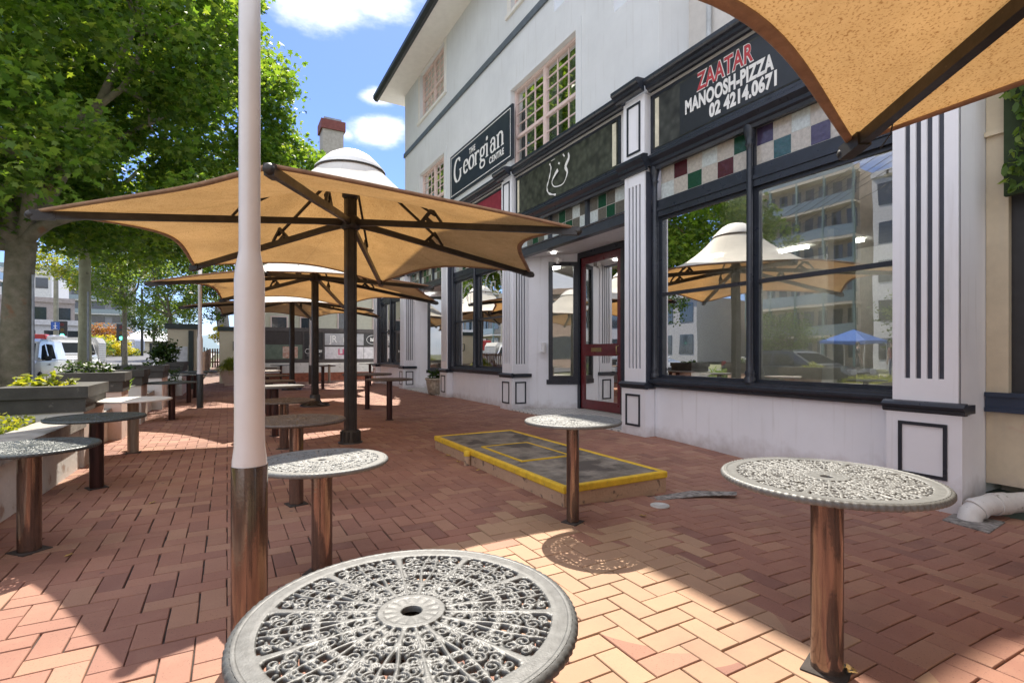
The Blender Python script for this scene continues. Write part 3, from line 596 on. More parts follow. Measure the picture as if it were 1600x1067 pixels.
# fallen leaves
LM = mat('dry_leaf', (.42, .26, .08), .7, var=.3, scale=30)
lm_ = MB(); lp = []
for k in range(10):
    a = 2*math.pi*k/10; r = (.034 if k % 2 == 0 else .017)*(1.1 if k == 0 else 1); lp.append((r*math.cos(a), r*math.sin(a), .004+.008*(k % 3 == 0)))
lm_.add(lp+[(0, 0, .001)], [(i, (i+1) % 10, 10) for i in range(10)]); lme = lm_.mesh('fallen_leaf'); lme.materials.append(LM)
for (u, v) in ((716, 722), (700, 712), (704, 693), (742, 716), (662, 640), (238, 786), (108, 868), (90, 752), (655, 585), (640, 705), (747, 735), (598, 668), (1328, 1049), (1005, 806), (560, 722)):
    t = 960./(v-553); x, y, _ = P(u, t); o = bpy.data.objects.new('fallen_leaf', lme); C.objects.link(o); o.location = (x, y, gz(x, y)+.004); o.rotation_euler = (random.uniform(-.2, .2), random.uniform(-.2, .2), random.uniform(0, 6)); s = random.uniform(.7, 1.1)*(1 if t < 6 else 1.3); o.scale = (s, s, s)
    tag(o, 'small dry yellow brown leaf lying on the brick paving', 'leaf', 'dry leaves scattered on the paving')
# ------------------------------------------------------------------ the white shop building
WX = 5.35           # wall line of the ground floor; pilasters stand proud at 5.2
B_ = thing('shop_building', 'two storey white building with black trimmed shopfronts, fluted pilasters and red entry door', 'building', (5.35, 11, 0))
def bpart(mb, name, m, parent=None):
    me = mb.mesh(name); o = bpy.data.objects.new(name, me); C.objects.link(o); p = parent or B_; o.parent = p
    KIDS.setdefault(p.name, []).append(o)
    o.location = (-5.35, -11, 0) if p is B_ else (0, 0, 0)
    for mm in (m if isinstance(m, (list, tuple)) else [m]): me.materials.append(mm)
    return o
def frame_rect(b, x0, x1, y0, y1, z0, z1, w, mi=0):       # four mitre free rails round an opening
    b.box(x0, x1, y0, y1, z0, z0+w, mi); b.box(x0, x1, y0, y1, z1-w, z1, mi); b.box(x0+.001, x1-.001, y0, y0+w, z0+w, z1-w, mi); b.box(x0+.001, x1-.001, y1-w, y1, z0+w, z1-w, mi)
def mould(b, x, y0, y1, prof, mi=0, ends=None):            # horizontal moulding; prof is (out, z), out towards the street
    n = len(prof); vs = [(x-o, y0, z) for o, z in prof]+[(x-o, y1, z) for o, z in prof]
    b.add(vs, [(i, i+1, n+i+1, n+i) for i in range(n-1)]+[tuple(range(n)), tuple(range(2*n-1, n-1, -1))], mi)
SILLP = [(-.02, .725), (.03, .725), (.045, .74), (.045, .765), (.075, .775), (.085, .795), (.085, .82), (.055, .83), (.05, .86), (-.02, .865)]
CAPP = [(-.02, 3.80), (.02, 3.80), (.03, 3.84), (.055, 3.86), (.06, 3.90), (.09, 3.93), (.11, 3.95), (.11, 3.99), (.07, 4.02), (-.02, 4.03)]
CORP = [(-.02, 4.89), (.03, 4.89), (.045, 4.915), (.08, 4.93), (.09, 4.965), (.125, 4.98), (.14, 5.0), (.14, 5.045), (.10, 5.06), (-.02, 5.07)]
PLP = [(-.02, .70), (.015, .70), (.03, .715), (.03, .735), (.05, .745), (.055, .765), (.03, .785), (.01, .795), (-.02, .80)]
NAVYG = mat('groove_dark_blue', (.05, .055, .075), .5)
def fluted(b, x, y0, y1, z0, z1, n, mi=0, gi=1, face='x'):
    # a face with n narrow vertical grooves cut between raised ribs
    m = .20; W = y1-y0; a = W*m; g = (W-2*a)/(n*2-1)
    ys = [y0, y0+a]
    for k in range(n): ys += [ys[-1]+g] + ([ys[-1]+2*g] if k < n-1 else [])
    ys.append(y1); d = .022; zb, zt = z0+.20, z1-.16
    if face == 'x':
        b.box(x, x+.12, y0, y1, z0, z1, gi)
        b.box(x-d, x-.0001, y0, y1, z0, zb, mi); b.box(x-d, x-.0001, y0, y1, zt, z1, mi)
        for k in range(0, len(ys)-1, 2): b.box(x-d, x-.0001, ys[k], ys[k+1], zb, zt, mi)
    else:   # groove on a face looking towards -Y; y0,y1 are X limits, x is the Y of the face
        b.box(y0, y1, x, x+.05, z0, z1, gi)
        b.box(y0, y1, x-d, x-.0001, z0, zb, mi); b.box(y0, y1, x-d, x-.0001, zt, z1, mi)
        for k in range(0, len(ys)-1, 2): b.box(ys[k], ys[k+1], x-d, x-.0001, zb, zt, mi)
def pilaster(y0, y1, deep=False, label=None, zb=-.15):
    P_ = bpart(MB().box(5.225, 5.6, y0+.012, y1-.012, zb, 4.9), 'pilaster', WHITE)
    b = MB(); fluted(b, 5.205, y0, y1, .79, 3.80, 4)
    if deep: fluted(b, y0, 5.2, 5.56, .79, 3.80, 4, face='y')
    bpart(b, 'fluted_shaft', [WHITE, NAVYG], P_)
    b = MB(); xx = 5.155
    b.box(xx, 5.34, y0-.035, y1+.035, zb, .70)
    if deep: b.box(5.341, 5.60, y0-.034, y0+.1, zb, .699)
    bpart(b, 'plinth', WHITE, P_)
    b = MB(); c = (y0+y1)/2; 
    frame_rect(b, xx-.014, xx-.0005, y0+.06, y1-.06, .16+max(0, zb+.05), .62, .028)
    if deep:
        q0, q1 = 5.24, 5.50; yy = y0-.035
        b.box(q0, q1, yy-.014, yy-.0005, .16, .188); b.box(q0, q1, yy-.014, yy-.0005, .592, .62); b.box(q0, q0+.028, yy-.0135, yy-.0005, .188, .592); b.box(q1-.028, q1, yy-.0135, yy-.0005, .188, .592)
    bpart(b, 'plinth_panel_frame', BLACK, P_)
    b = MB(); mould(b, 5.165, y0-.06, y1+.06, PLP)
    if deep: b.box(5.2, 5.62, y0-.075, y0, .715, .785)
    else: b.box(5.17, 5.345, y0-.055, y1+.055, .712, .784)
    bpart(b, 'plinth_moulding', BLACK, P_)
    b = MB(); mould(b, 5.165, y0-.06, y1+.06, CAPP); b.box(5.12, 5.35, y0-.055, y1+.055, 3.86, 3.99); bpart(b, 'capital_moulding', BLACK, P_)
    b = MB(); b.box(5.17, 5.224, y0-.01, y1+.01, 4.03, 4.89); bpart(b, 'frieze_block', WHITE, P_)
    b = MB(); frame_rect(b, 5.156, 5.1695, y0+.07, y1-.07, 4.10, 4.82, .03); bpart(b, 'frieze_panel_frame', BLACK, P_)
    b = MB(); mould(b, 5.10, y0-.06, y1+.06, CORP); bpart(b, 'cornice_block', BLACK, P_)
MODS = [1.87, 9.34]
pilaster(1.87, 2.34, zb=-.2); pilaster(5.44, 5.86); pilaster(9.32, 9.75, deep=True); pilaster(12.93, 13.35); pilaster(16.80, 17.22, deep=True); pilaster(20.41, 20.85)
# the end pilaster's exposed return
b = MB(); b.box(5.226, 5.70, 1.868, 1.885, -.2, 5.0); bpart(b, 'pilaster_return', WHITE)
CRK = mat('crack_gap', (.03, .025, .02), .95)
GLS = {'dark_red': (.085, .022, .03), 'green': (.018, .07, .04), 'teal': (.04, .10, .105), 'violet': (.065, .05, .10), 'cream': (.50, .46, .40), 'pale': (.55, .60, .58), 'smoke': (.14, .13, .11)}
SG = {k: mat('stained_glass_'+k, v, .18, var=.12, scale=25, bump=.35, bscale=14, spec=.7) for k, v in GLS.items()}
def stained(y0, y1, z0, z1, seq, parent, x=5.40):
    # two rows of square coloured panes between thin lead lines, first pane at the far end
    n = max(2, round((y1-y0)/.225)); dy = (y1-y0)/n; dz = (z1-z0)/2
    b = MB(); keys = list(SG)
    for r in range(2):
        for k in range(n):
            key = seq[r][k % len(seq[r])]; b.box(x, x+.01, y1-(k+1)*dy+.005, y1-k*dy-.005, z0+r*dz+.005, z0+(r+1)*dz-.005, keys.index(key))
    bpart(b, 'stained_glass', [SG[k] for k in keys], parent)
    b = MB(); b.box(x+.002, x+.02, y0, y1, z0, z1); bpart(b, 'lead_backing', mat('lead', (.45, .44, .40), .6), parent)
SEQA = (['pale', 'cream', 'green', 'cream', 'cream', 'cream', 'cream'][:7], ['cream', 'dark_red', 'cream', 'pale', 'cream', 'green', 'cream'])
SEQ1 = (['pale', 'cream', 'green', 'cream', 'dark_red', 'cream', 'pale'], ['cream', 'dark_red', 'cream', 'pale', 'cream', 'green', 'cream'])
SEQ2 = (['cream', 'teal', 'cream', 'violet', 'cream', 'teal', 'cream'], ['violet', 'cream', 'pale', 'cream', 'pale', 'violet', 'cream'])
SEQ3 = (['pale', 'smoke', 'green', 'smoke', 'pale', 'smoke', 'smoke'], ['smoke', 'green', 'smoke', 'pale', 'smoke', 'green', 'smoke'])
def turned(b, y, z0, z1, x=5.325, r=.042):
    b.lathe([(r*1.5, z0), (r*1.5, z0+.05), (r*1.1, z0+.08), (r*1.45, z0+.11), (r, z0+.15), (r*.93, z0+.4), (r*.85, z1-.3), (r*.9, z1-.24), (r*1.25, z1-.22), (r*.95, z1-.19), (r*1.3, z1-.12), (r*1.7, z1-.05), (r*1.8, z1)], n=18, c=(x, y, 0))
def shop_window(y0, y1, ym, lefty):
    # y0..y1 opening; ym the mullion; glazing at x=5.42
    W = thing_part('shop_window')
    b = MB(); b.box(5.35, 5.60, y0, y1, -.2, .724); bpart(b, 'stall_riser', WHITE, W)
    b = MB(); mould(b, 5.335, y0, y1, SILLP); b.box(5.30, 5.50, y0, y1, .80, .868); bpart(b, 'sill', BLACK, W)
    b = MB(); b.box(5.335, 5.44, y0, y0+.05, .87, 3.14); b.box(5.335, 5.44, y1-.10, y1, .87, 3.14); b.box(5.36, 5.44, ym-.035, ym+.035, .87, 3.86)
    b.box(5.34, 5.45, y0, y1, 3.14, 3.22); b.box(5.325, 5.45, y0, y1, 3.221, 3.27); b.box(5.35, 5.45, y0, y1, 3.271, 3.38); b.box(5.345, 5.44, y0, y1, 3.83, 3.88)
    for (a, c) in ((y0+.05, ym-.035), (ym+.035, y1-.10)):
        b.box(5.385, 5.43, a, a+.04, .87, 3.139); b.box(5.385, 5.43, c-.04, c, .87, 3.139); b.box(5.386, 5.43, a+.04, c-.04, .87, .905); b.box(5.38, 5.43, a+.04, c-.04, 2.02, 2.065); b.box(5.386, 5.43, a+.04, c-.04, 3.10, 3.139)
    turned(b, ym, .865, 3.86); turned(b, y1-.055, .865, 3.86)
    bpart(b, 'window_frame', BLACK, W)
    b = MB(); b.add([(5.41, y0+.05, .89), (5.41, y1-.1, .89), (5.41, y1-.1, 3.12), (5.41, y0+.05, 3.12)], [(0, 1, 2, 3)][::1]); bpart(b, 'pane', GLASS, W)
    stained(y0+.02, ym-.035, 3.40, 3.83, SEQ2, W); stained(ym+.035, y1-.1, 3.40, 3.83, SEQ1, W)
    return W
def thing_part(name):
    o = bpy.data.objects.new(name, None); C.objects.link(o); o.parent = B_; o.location = (-5.35, -11, 0); KIDS.setdefault(B_.name, []).append(o); return o
W1 = shop_window(2.34, 5.44, 3.87, 0); W2 = shop_window(9.75, 12.93, 11.47, 0); W3 = shop_window(17.22, 20.41, 18.9, 0)
# fascia over everything
def fascia():
    F = thing_part('fascia')
    b = MB(); b.box(5.30, 5.62, 1.89, 20.85, 3.88, 4.94); b.box(5.25, 7.0, 1.89, 20.85, 4.945, 5.03); bpart(b, 'fascia_board', TRIMW, F)
    b = MB(); c = MB()
    for (a, d) in ((2.34, 5.44), (5.86, 9.32), (9.75, 12.93), (13.35, 16.80), (17.22, 20.41)):
        mould(b, 5.30, a+.055, d-.055, CAPP); mould(c, 5.225, a+.055, d-.055, CORP)
    bpart(b, 'lower_cornice', BLACK, F); bpart(c, 'upper_cornice', BLACK, F)
    b = MB()
    for (a, d) in ((2.5, 5.39), (6.1, 9.3), (9.95, 12.75), (13.6, 16.6), (17.4, 20.2)): frame_rect(b, 5.275, 5.30, a-.03, d+.03, 4.04, 4.87, .045)
    bpart(b, 'sign_panel_frame', BLACK, F)
fascia()
# entries
TILE = mat('entry_tile', (.52, .50, .46), .5, var=.1, scale=2)
DRED = mat('dark_red_door_paint', (.13, .016, .020), .3, var=.15, coat=.3)
BRASS = mat('aged_brass', (.45, .33, .15), .35, .9)
def checker(m):
    nt = m.node_tree; N = nt.nodes; L = nt.links; tc = [q for q in N if q.type == 'TEX_COORD'][0]
    mp = N.new('ShaderNodeMapping'); mp.inputs['Rotation'].default_value = (0, 0, R(45)); mp.inputs['Scale'].default_value = (9, 9, 9); L.new(tc.outputs['Object'], mp.inputs[0])
    ck = N.new('ShaderNodeTexChecker'); ck.inputs['Color1'].default_value = (.62, .6, .56, 1); ck.inputs['Color2'].default_value = (.30, .30, .30, 1); ck.inputs['Scale'].default_value = 1; L.new(mp.outputs[0], ck.inputs[0]); L.new(ck.outputs[0], N['Principled BSDF'].inputs['Base Color'])
checker(TILE)
def entry(yn, yf, first):
    # recess between yn (near) and yf (far); splayed sides running back to the door wall at x=6.5
    E_ = thing_part('entry_recess')
    xb = 6.52; n1, f1 = yn+.56, yf-.56
    b = MB(); b.add([(5.16, yn-.03, -.1), (5.16, yf+.03, -.1), (xb+.1, f1, -.1), (xb+.1, n1, -.1), (5.16, yn-.03, .055), (5.16, yf+.03, .055), (xb+.1, f1, .055), (xb+.1, n1, .055)], [(4, 7, 6, 5), (0, 4, 5, 1)]); bpart(b, 'tiled_step', TILE, E_)
    b = MB(); dy = .06
    def wallq(p, q, z0, z1): 
        (x0, y0), (x1, y1) = p, q; L_ = math.hypot(x1-x0, y1-y0); nx, ny = (y1-y0)/L_*.1, -(x1-x0)/L_*.1
        if first and False: pass
        s = 1 if (nx*0+ny*( (yn+yf)/2-y0)) < 0 else -1
        b.prism([(x0, y0), (x1, y1), (x1+s*nx, y1+s*ny), (x0+s*nx, y0+s*ny)], z0, z1, 'z')
    def lerp(p, q, t): return (p[0]+(q[0]-p[0])*t, p[1]+(q[1]-p[1])*t)
    p, q = (5.56, yf), (xb, f1)
    w0, w1 = .42, .93                                       # window opening in the far splay
    wallq(p, lerp(p, q, w0), .05, 3.34); wallq(lerp(p, q, w0), lerp(p, q, w1), .05, .66); wallq(lerp(p, q, w0), lerp(p, q, w1), 3.14, 3.34); wallq(lerp(p, q, w1), q, .05, 3.34)
    bpart(b, 'splay_wall', WHITE, E_); b = MB(); wallq((5.56, yn), (xb, n1), .05, 3.34)
    b.box(xb, xb+.12, yn+.56, n1+.12, .05, 3.34) if False else None
    bpart(b, 'splay_wall', WHITE, E_)
    sw = MB(); a0, a1 = lerp(p, q, w0), lerp(p, q, w1); dx = .02
    def onw(t, z, o): 
        pt = lerp(p, q, t); return (pt[0]-o*.5, pt[1]-o*.86, z)
    for (t0, t1, z0, z1) in ((w0-.02, w0+.06, .66, 3.14), (w1-.06, w1+.05, .66, 3.14), (w0+.06, w1-.06, .66, .74), (w0+.06, w1-.06, 3.06, 3.14), (w0-.06, w1+.04, .56, .659)):
        vs = [onw(t0, z0, -.03), onw(t1, z0, -.03), onw(t1, z1, -.03), onw(t0, z1, -.03), onw(t0, z0, .03), onw(t1, z0, .03), onw(t1, z1, .03), onw(t0, z1, .03)]
        sw.add(vs, [(0,1,2,3),(7,6,5,4),(0,4,5,1),(1,5,6,2),(2,6,7,3),(3,7,4,0)])
    wf = bpart(sw, 'side_window_frame', BLACK, E_)
    g = MB(); g.add([onw(w0+.03, .7, -.01), onw(w1-.03, .7, -.01), onw(w1-.03, 3.1, -.01), onw(w0+.03, 3.1, -.01)], [(0, 1, 2, 3)]); bpart(g, 'side_pane', GLASS, E_)
    b = MB(); b.add([(5.30, yn, 3.20), (5.30, yf, 3.20), (xb+.1, f1, 3.34), (xb+.1, n1, 3.34)], [(0, 1, 2, 3)]); b.add([(5.30, yn, 3.36), (5.30, yf, 3.36), (xb+.1, f1+.2, 3.36), (xb+.1, n1-.2, 3.36)], [(0, 1, 2, 3)]); bpart(b, 'soffit', TRIMW, E_)
    # transom at the street line
    T_ = MB(); T_.box(5.30, 5.44, yn, yf, 3.20, 3.30); T_.box(5.32, 5.43, yn, yf, 3.301, 3.385); T_.box(5.34, 5.44, yn, yf, 3.83, 3.88)
    k = 3
    for i in range(1, k): y = yn+(yf-yn)*i/k; T_.box(5.345, 5.435, y-.035, y+.035, 3.385, 3.83)
    bpart(T_, 'transom_frame', mat('grey_black_paint', (.045, .052, .065), .35), E_)
    for i in range(k): a = yn+(yf-yn)*i/k; c = yn+(yf-yn)*(i+1)/k; stained(a+.035, c-.035, 3.39, 3.83, SEQ3, E_)
    # door wall
    D = MB(); yd0, yd1 = f1-1.33, f1-.06
    D.box(xb-.05, xb+.08, f1-.06, f1+.03, .05, 3.32); D.box(xb-.04, xb+.08, yd1-.0, yd1+.001, .05, 3.3); D.box(xb-.05, xb+.08, yd0-.08, yd0, .05, 3.32); D.box(xb-.049, xb+.08, yd0, yd1, 3.20, 3.32)
    bpart(D, 'door_frame', BLACK, E_)
    D = MB(); X0, X1 = xb-.02, xb+.03; s = .125
    D.box(X0, X1, yd0+.005, yd0+s, .07, 3.195); D.box(X0, X1, yd1-s, yd1-.005, .07, 3.195); D.box(X0+.001, X1, yd0+s, yd1-s, 3.06, 3.195); D.box(X0+.001, X1, yd0+s, yd1-s, .07, .26); D.box(X0+.001, X1, yd0+s, yd1-s, 1.16, 1.40)
    dr = bpart(D, 'door', DRED, E_)
    g = MB(); g.add([(xb, yd0+s, .26), (xb, yd1-s, .26), (xb, yd1-s, 1.16), (xb, yd0+s, 1.16)], [(0, 1, 2, 3)]); g.add([(xb, yd0+s, 1.40), (xb, yd1-s, 1.40), (xb, yd1-s, 3.06), (xb, yd0+s, 3.06)], [(0, 1, 2, 3)]); bpart(g, 'door_pane', GLASS, E_)
    lb = MB(); yc = (yd0+yd1)/2+.12; frame_rect(lb, X0-.012, X0-.001, yc-.16, yc+.16, 1.245, 1.325, .015); lb.box(X0-.006, X0-.0005, yc-.14, yc+.14, 1.262, 1.308); bpart(lb, 'letter_slot', BRASS, E_)
    h = MB(); h.tube([(X0, yd0+.09, 1.2), (X0-.05, yd0+.09, 1.2), (X0-.055, yd0+.09, 1.26), (X0-.055, yd0+.09, 1.34), (X0, yd0+.09, 1.36)], .011); bpart(h, 'door_handle', BRASS, E_)
    b = MB(); b.box(xb, xb+.1, n1-.1, yd0-.081, .05, 3.34); bpart(b, 'door_wall', WHITE, E_)
    if first:
        c = MB(); c.bbox(5.96, 6.06, yf-.55, yf-.42, 3.10, 3.20, .015); c.lathe([(.035, -.05), (.035, 0), (.02, .01)], n=12, c=(5.99, yf-.5, 3.12)); bpart(c, 'alarm_sensor', TRIMW, E_)
        c = MB(); c.bbox(5.80, 5.86, yf-.27, yf-.17, 1.22, 1.44, .01); c.box(5.72, 5.80, yf-.26, yf-.18, 1.22, 1.25); bpart(c, 'wall_bracket', TRIMW, E_)
        c = MB(); c.lathe([(.05, 0), (.05, -.012), (.001, -.014)], n=16, c=(5.72, yf-.75, 3.225)); bpart(c, 'downlight', emit('downlight_glow', (1, .97, .9), 6), E_)
entry(5.86, 9.32, True); entry(13.35, 16.80, False)
# ---- upper storey: wall at x=5.35 from y=5.33 to 17.2 with real window openings
def upper():
    U = thing_part('upper_storey')
    x0, x1 = 5.35, 5.60
    wins = [(7.30, 9.66, 5.1, 6.87), (13.54, 15.62, 5.1, 6.87), (8.05, 9.66, 8.62, 10.02), (13.54, 15.62, 8.62, 10.02)]
    ys = [5.33, 7.30, 9.66, 13.54, 15.62, 17.2]
    b = MB()
    b.box(x0, x1, 5.33, 6.3, 4.95, 6.6)
    for (a, c, f) in ((5.33, 7.30, 0), (7.30, 9.66, 1), (9.66, 13.54, 0), (13.54, 15.62, 1), (15.62, 17.2, 0)):
        zt = 7.6 if (a == 5.33) else 10.4  # unseen near end, stepped so that its shadow on the paving stops in place
        if not f: b.box(x0, x1, max(a, 6.3), c, 4.95, zt)
        elif a == 7.30: b.box(x0, x1, a, c, 6.87, 7.6); b.box(x0, x1, 8.0, c, 7.6, 8.62); b.box(x0, x1, 8.0, c, 10.02, 10.4); b.box(x0, x1, 8.0, 8.05, 8.62, 10.02); b.box(x0, x1, a, c, 4.95, 5.1)
        else: b.box(x0, x1, a, c, 6.87, 8.62); b.box(x0, x1, a, c, 10.02, 10.4); b.box(x0, x1, a, c, 4.95, 5.1)
    b.box(5.601, 12, 5.33, 5.45, 4.95, 6.6); b.box(5.601, 12, 6.3, 6.4, 6.62, 7.6); b.box(5.601, 12, 8.01, 8.15, 7.6, 10.4); b.box(5.601, 13, 17.0, 17.2, 0, 10.4); b.box(5.6, 12, 5.45, 6.3, 6.56, 6.6); b.box(5.6, 12, 6.4, 8.0, 7.56, 7.6)
    bpart(b, 'upper_wall', UPPER, U)
    b = MB(); b.box(5.31, 5.349, 7.5, 17.24, 7.93, 8.07); bpart(b, 'string_course', mat('slate_grey_paint', (.10, .12, .14), .5, var=.1), U)
    for i, (a, c, z0, z1) in enumerate(wins):
        b = MB()   # raised surround
        b.box(5.335, 5.349, a-.16, a-.002, z0-.1, z1+.15); b.box(5.335, 5.349, c+.002, c+.16, z0-.1, z1+.15); b.box(5.335, 5.349, a-.002, c+.002, z1+.002, z1+.15)
        if i > 1: b.box(5.30, 5.349, a-.2, c+.2, z0-.14, z0-.06)
        sr = bpart(b, 'window_surround', UPPER if i < 2 else SOFFIT, U)
        b = MB(); fx0, fx1 = 5.46, 5.51
        frame_rect(b, fx0-.02, fx1, a+.002, c-.002, z0, z1-.002, .05)
        m = (a+c)/2; b.box(fx0-.015, fx1-.001, m-.045, m+.045, z0+.05, z1-.05)
        zm = z0+(z1-z0)*.43 if i < 2 else z0+(z1-z0)*.42
        b.box(fx0-.01, fx1-.002, a+.05, m-.045, zm-.03, zm+.03); b.box(fx0-.01, fx1-.002, m+.045, c-.05, zm-.03, zm+.03)
        for (p, q) in ((a+.05, m-.045), (m+.045, c-.05)):
            for k in (1, 2): y = p+(q-p)*k/3; b.box(fx0+.012, fx0+.03, y-.009, y+.009, z0+.05, z1-.05)
            for k in (1, 2, 3): z = zm+.03+(z1-.05-zm-.03)*k/4; b.box(fx0+.013, fx0+.0295, p, q, z-.009, z+.009)
            z = z0+.05+(zm-z0-.05)*.55; b.box(fx0+.013, fx0+.0295, p, q, z-.009, z+.009)
        wf = bpart(b, 'sash_window_frame', PINKF, U)
        g = MB(); g.add([(5.487, a, z0), (5.487, c, z0), (5.487, c, z1), (5.487, a, z1)], [(0, 1, 2, 3)]); bpart(g, 'sash_pane', UGL, U)
        g = MB(); n = 40
        for (p, q) in ((a+.05, a+.55), (m-.35, m+.3), (c-.5, c-.05)):
            vs = [(5.62+.035*math.sin(k*1.3), p+(q-p)*k/n, z) for z in (z0, z1-.05) for k in range(n+1)]
            g.add(vs, [(k, k+1, n+2+k, n+1+k) for k in range(n)], 0, True)
        if i < 2: bpart(g, 'curtain', mat('net_curtain', (.62, .62, .60), .9), U)
        else:
            s = MB()
            for k in range(26):
                y = a+.03+(c-a-.06)*k/26; s.add([(5.56, y, z0), (5.56, y+.045, z0), (5.56, y+.045-.0, z1), (5.56, y, z1)], [(0, 1, 2, 3)])
            bpart(s, 'blind', mat('vertical_blind', (.45, .40, .36), .8), U)
        d = MB(); d.box(5.75, 5.8, a-.3, c+.3, z0-.3, z1+.3); bpart(d, 'dark_room_back', mat('dim_room', (.06, .06, .06), .9), U)
    # eaves and roof
    b = MB(); b.box(4.52, 13, 7.95, 17.9, 10.05, 10.11); bpart(b, 'eaves_soffit', SOFFIT, U)
    b = MB(); b.prism([(4.44, 10.08), (4.52, 10.0), (4.60, 10.0), (4.60, 10.19), (4.44, 10.19)], 7.91, 17.94, 'y'); bpart(b, 'gutter', mat('gutter_black', (.03, .033, .037), .4), U)
    b = MB(); b.add([(4.45, 7.90, 10.2), (4.45, 17.95, 10.2), (9.0, 15.0, 11.6), (9.0, 10.5, 11.6), (13, 7.90, 10.2), (13, 17.95, 10.2)], [(0, 3, 2, 1), (0, 4, 3), (1, 2, 5), (3, 4, 5, 2)]); bpart(b, 'roof', mat('roof_tiles', (.14, .12, .11), .8, var=.2), U)
UGL = glassmat('upper_glass', .08, (.6, .65, .65), .7)
upper()
# plain back part of the building round the recessed side, and the rooms behind the panes
TUBE_OR_FILL = emit('tube_or_fill_glow', (1, .98, .93), 11.0)
def rooms():
    b = MB(); b.box(5.95, 6.15, 1.9, 5.33, 5.02, 8.9); b.box(6.151, 9, 1.9, 2.1, 5.02, 8.9); bpart(b, 'setback_wall', mat('warm_grey_render', (.60, .57, .53), .85, var=.05))
    b = MB(); b.tube([(5.9, 4.93, 5.03), (5.9, 4.93, 8.8)], .035); bpart(b, 'downpipe', mat('grey_downpipe', (.45, .47, .48), .5))
    IN = mat('interior_wall_paint', (.66, .65, .60), .8, var=.04); FL = mat('interior_floor', (.30, .28, .25), .5, var=.1)
    for (a, c) in ((1.95, 13.2), (13.3, 20.8)):
        b = MB(); b.box(11.5, 11.6, a, c, 0, 3.5); b.box(5.7, 11.5, a-.06, a, 0, 3.5); b.box(5.7, 11.5, c, c+.06, 0, 3.5); b.box(8.2, 8.5, a+1.3, a+1.6, .06, 3.38); b.box(9.2, 9.9, a+3.1, a+3.2, .06, 3.38); b.box(10.2, 11.4, a+5.2, a+5.3, .06, 2.6); bpart(b, 'room_wall', IN)
        b = MB(); b.box(5.62, 11.5, a, c, 0, .05); bpart(b, 'room_floor', FL)
        b = MB(); b.box(5.46, 11.5, a, c, 3.39, 3.45); bpart(b, 'room_ceiling', IN)
        for (x, y, l) in ((9.4, a+5.85, .28), (10.2, a+4.45, .3), (10.5, a+3.5, .22), (5.95, a+1.3, .7), (5.95, a+2.7, .7), (7.2, a+9.2, .6)):  # pair nearest the glass is added, hidden by the window head, to brighten the room
            if y+l > c: continue
            b = MB(); b.box(x-.05, x+.05, y-l, y+l, 3.33, 3.388); bpart(b, 'tube_or_fill_light', TUBE_OR_FILL)
    b = MB(); b.box(5.62, 11.7, 1.9, 20.85, 3.46, 3.6); b.box(11.61, 11.7, 1.9, 20.85, 0, 3.5); b.box(5.62, 11.7, 20.87, 20.95, 0, 5); bpart(b, 'back_structure', WHITE)
    b = MB(); b.lathe([(.2, .05), (.2, .5), (.001, .5)], n=20, c=(6.6, 4.6, 0)); 
rooms()
# ---- lettering
def text_mesh(body, size, bold=.0, sx=1.0, extr=.003, space=1.0):
    cu = bpy.data.curves.new('t', 'FONT'); cu.body = body; cu.size = size; cu.offset = bold; cu.extrude = extr; cu.space_character = space; cu.align_x = 'CENTER'; cu.align_y = 'CENTER'; cu.resolution_u = 4
    o = bpy.data.objects.new('t', cu); C.objects.link(o); dg = bpy.context.evaluated_depsgraph_get(); me = bpy.data.meshes.new_from_object(o.evaluated_get(dg)); bpy.data.objects.remove(o)
    me.transform(Matrix.Scale(sx, 4, (1, 0, 0))); return me
def letters(parent, body, size, y, z, m, x=5.26, bold=0, sx=1, name='lettering', rot=0, space=1.0, face='w', extr=.003):
    me = text_mesh(body, size, bold, sx, extr, space); me.materials.clear(); me.materials.append(m)
    o = bpy.data.objects.new(name, me); C.objects.link(o); o.parent = parent
    if face == 'w': o.matrix_local = Matrix.Translation((x, y, z)) @ Matrix(((0, 0, -1, 0), (-1, 0, 0, 0), (0, 1, 0, 0), (0, 0, 0, 1))) @ Matrix.Rotation(rot, 4, 'Z')
    else: o.matrix_local = Matrix.Translation((x, y, z)) @ Matrix(((1, 0, 0, 0), (0, 0, -1, 0), (0, 1, 0, 0), (0, 0, 0, 1))) @ Matrix.Rotation(rot, 4, 'Z')
    return o
SLATE = mat('slate_sign_board', (.035, .038, .036), .45, var=.5, scale=4, bump=.3, bscale=9)
VINYLW = mat('white_vinyl_lettering', (.80, .79, .76), .5, var=.03)
VINYLR = mat('red_vinyl_lettering', (.50, .05, .06), .5)
PEEL = mat('cream_peeling_edge', (.70, .66, .50), .7)
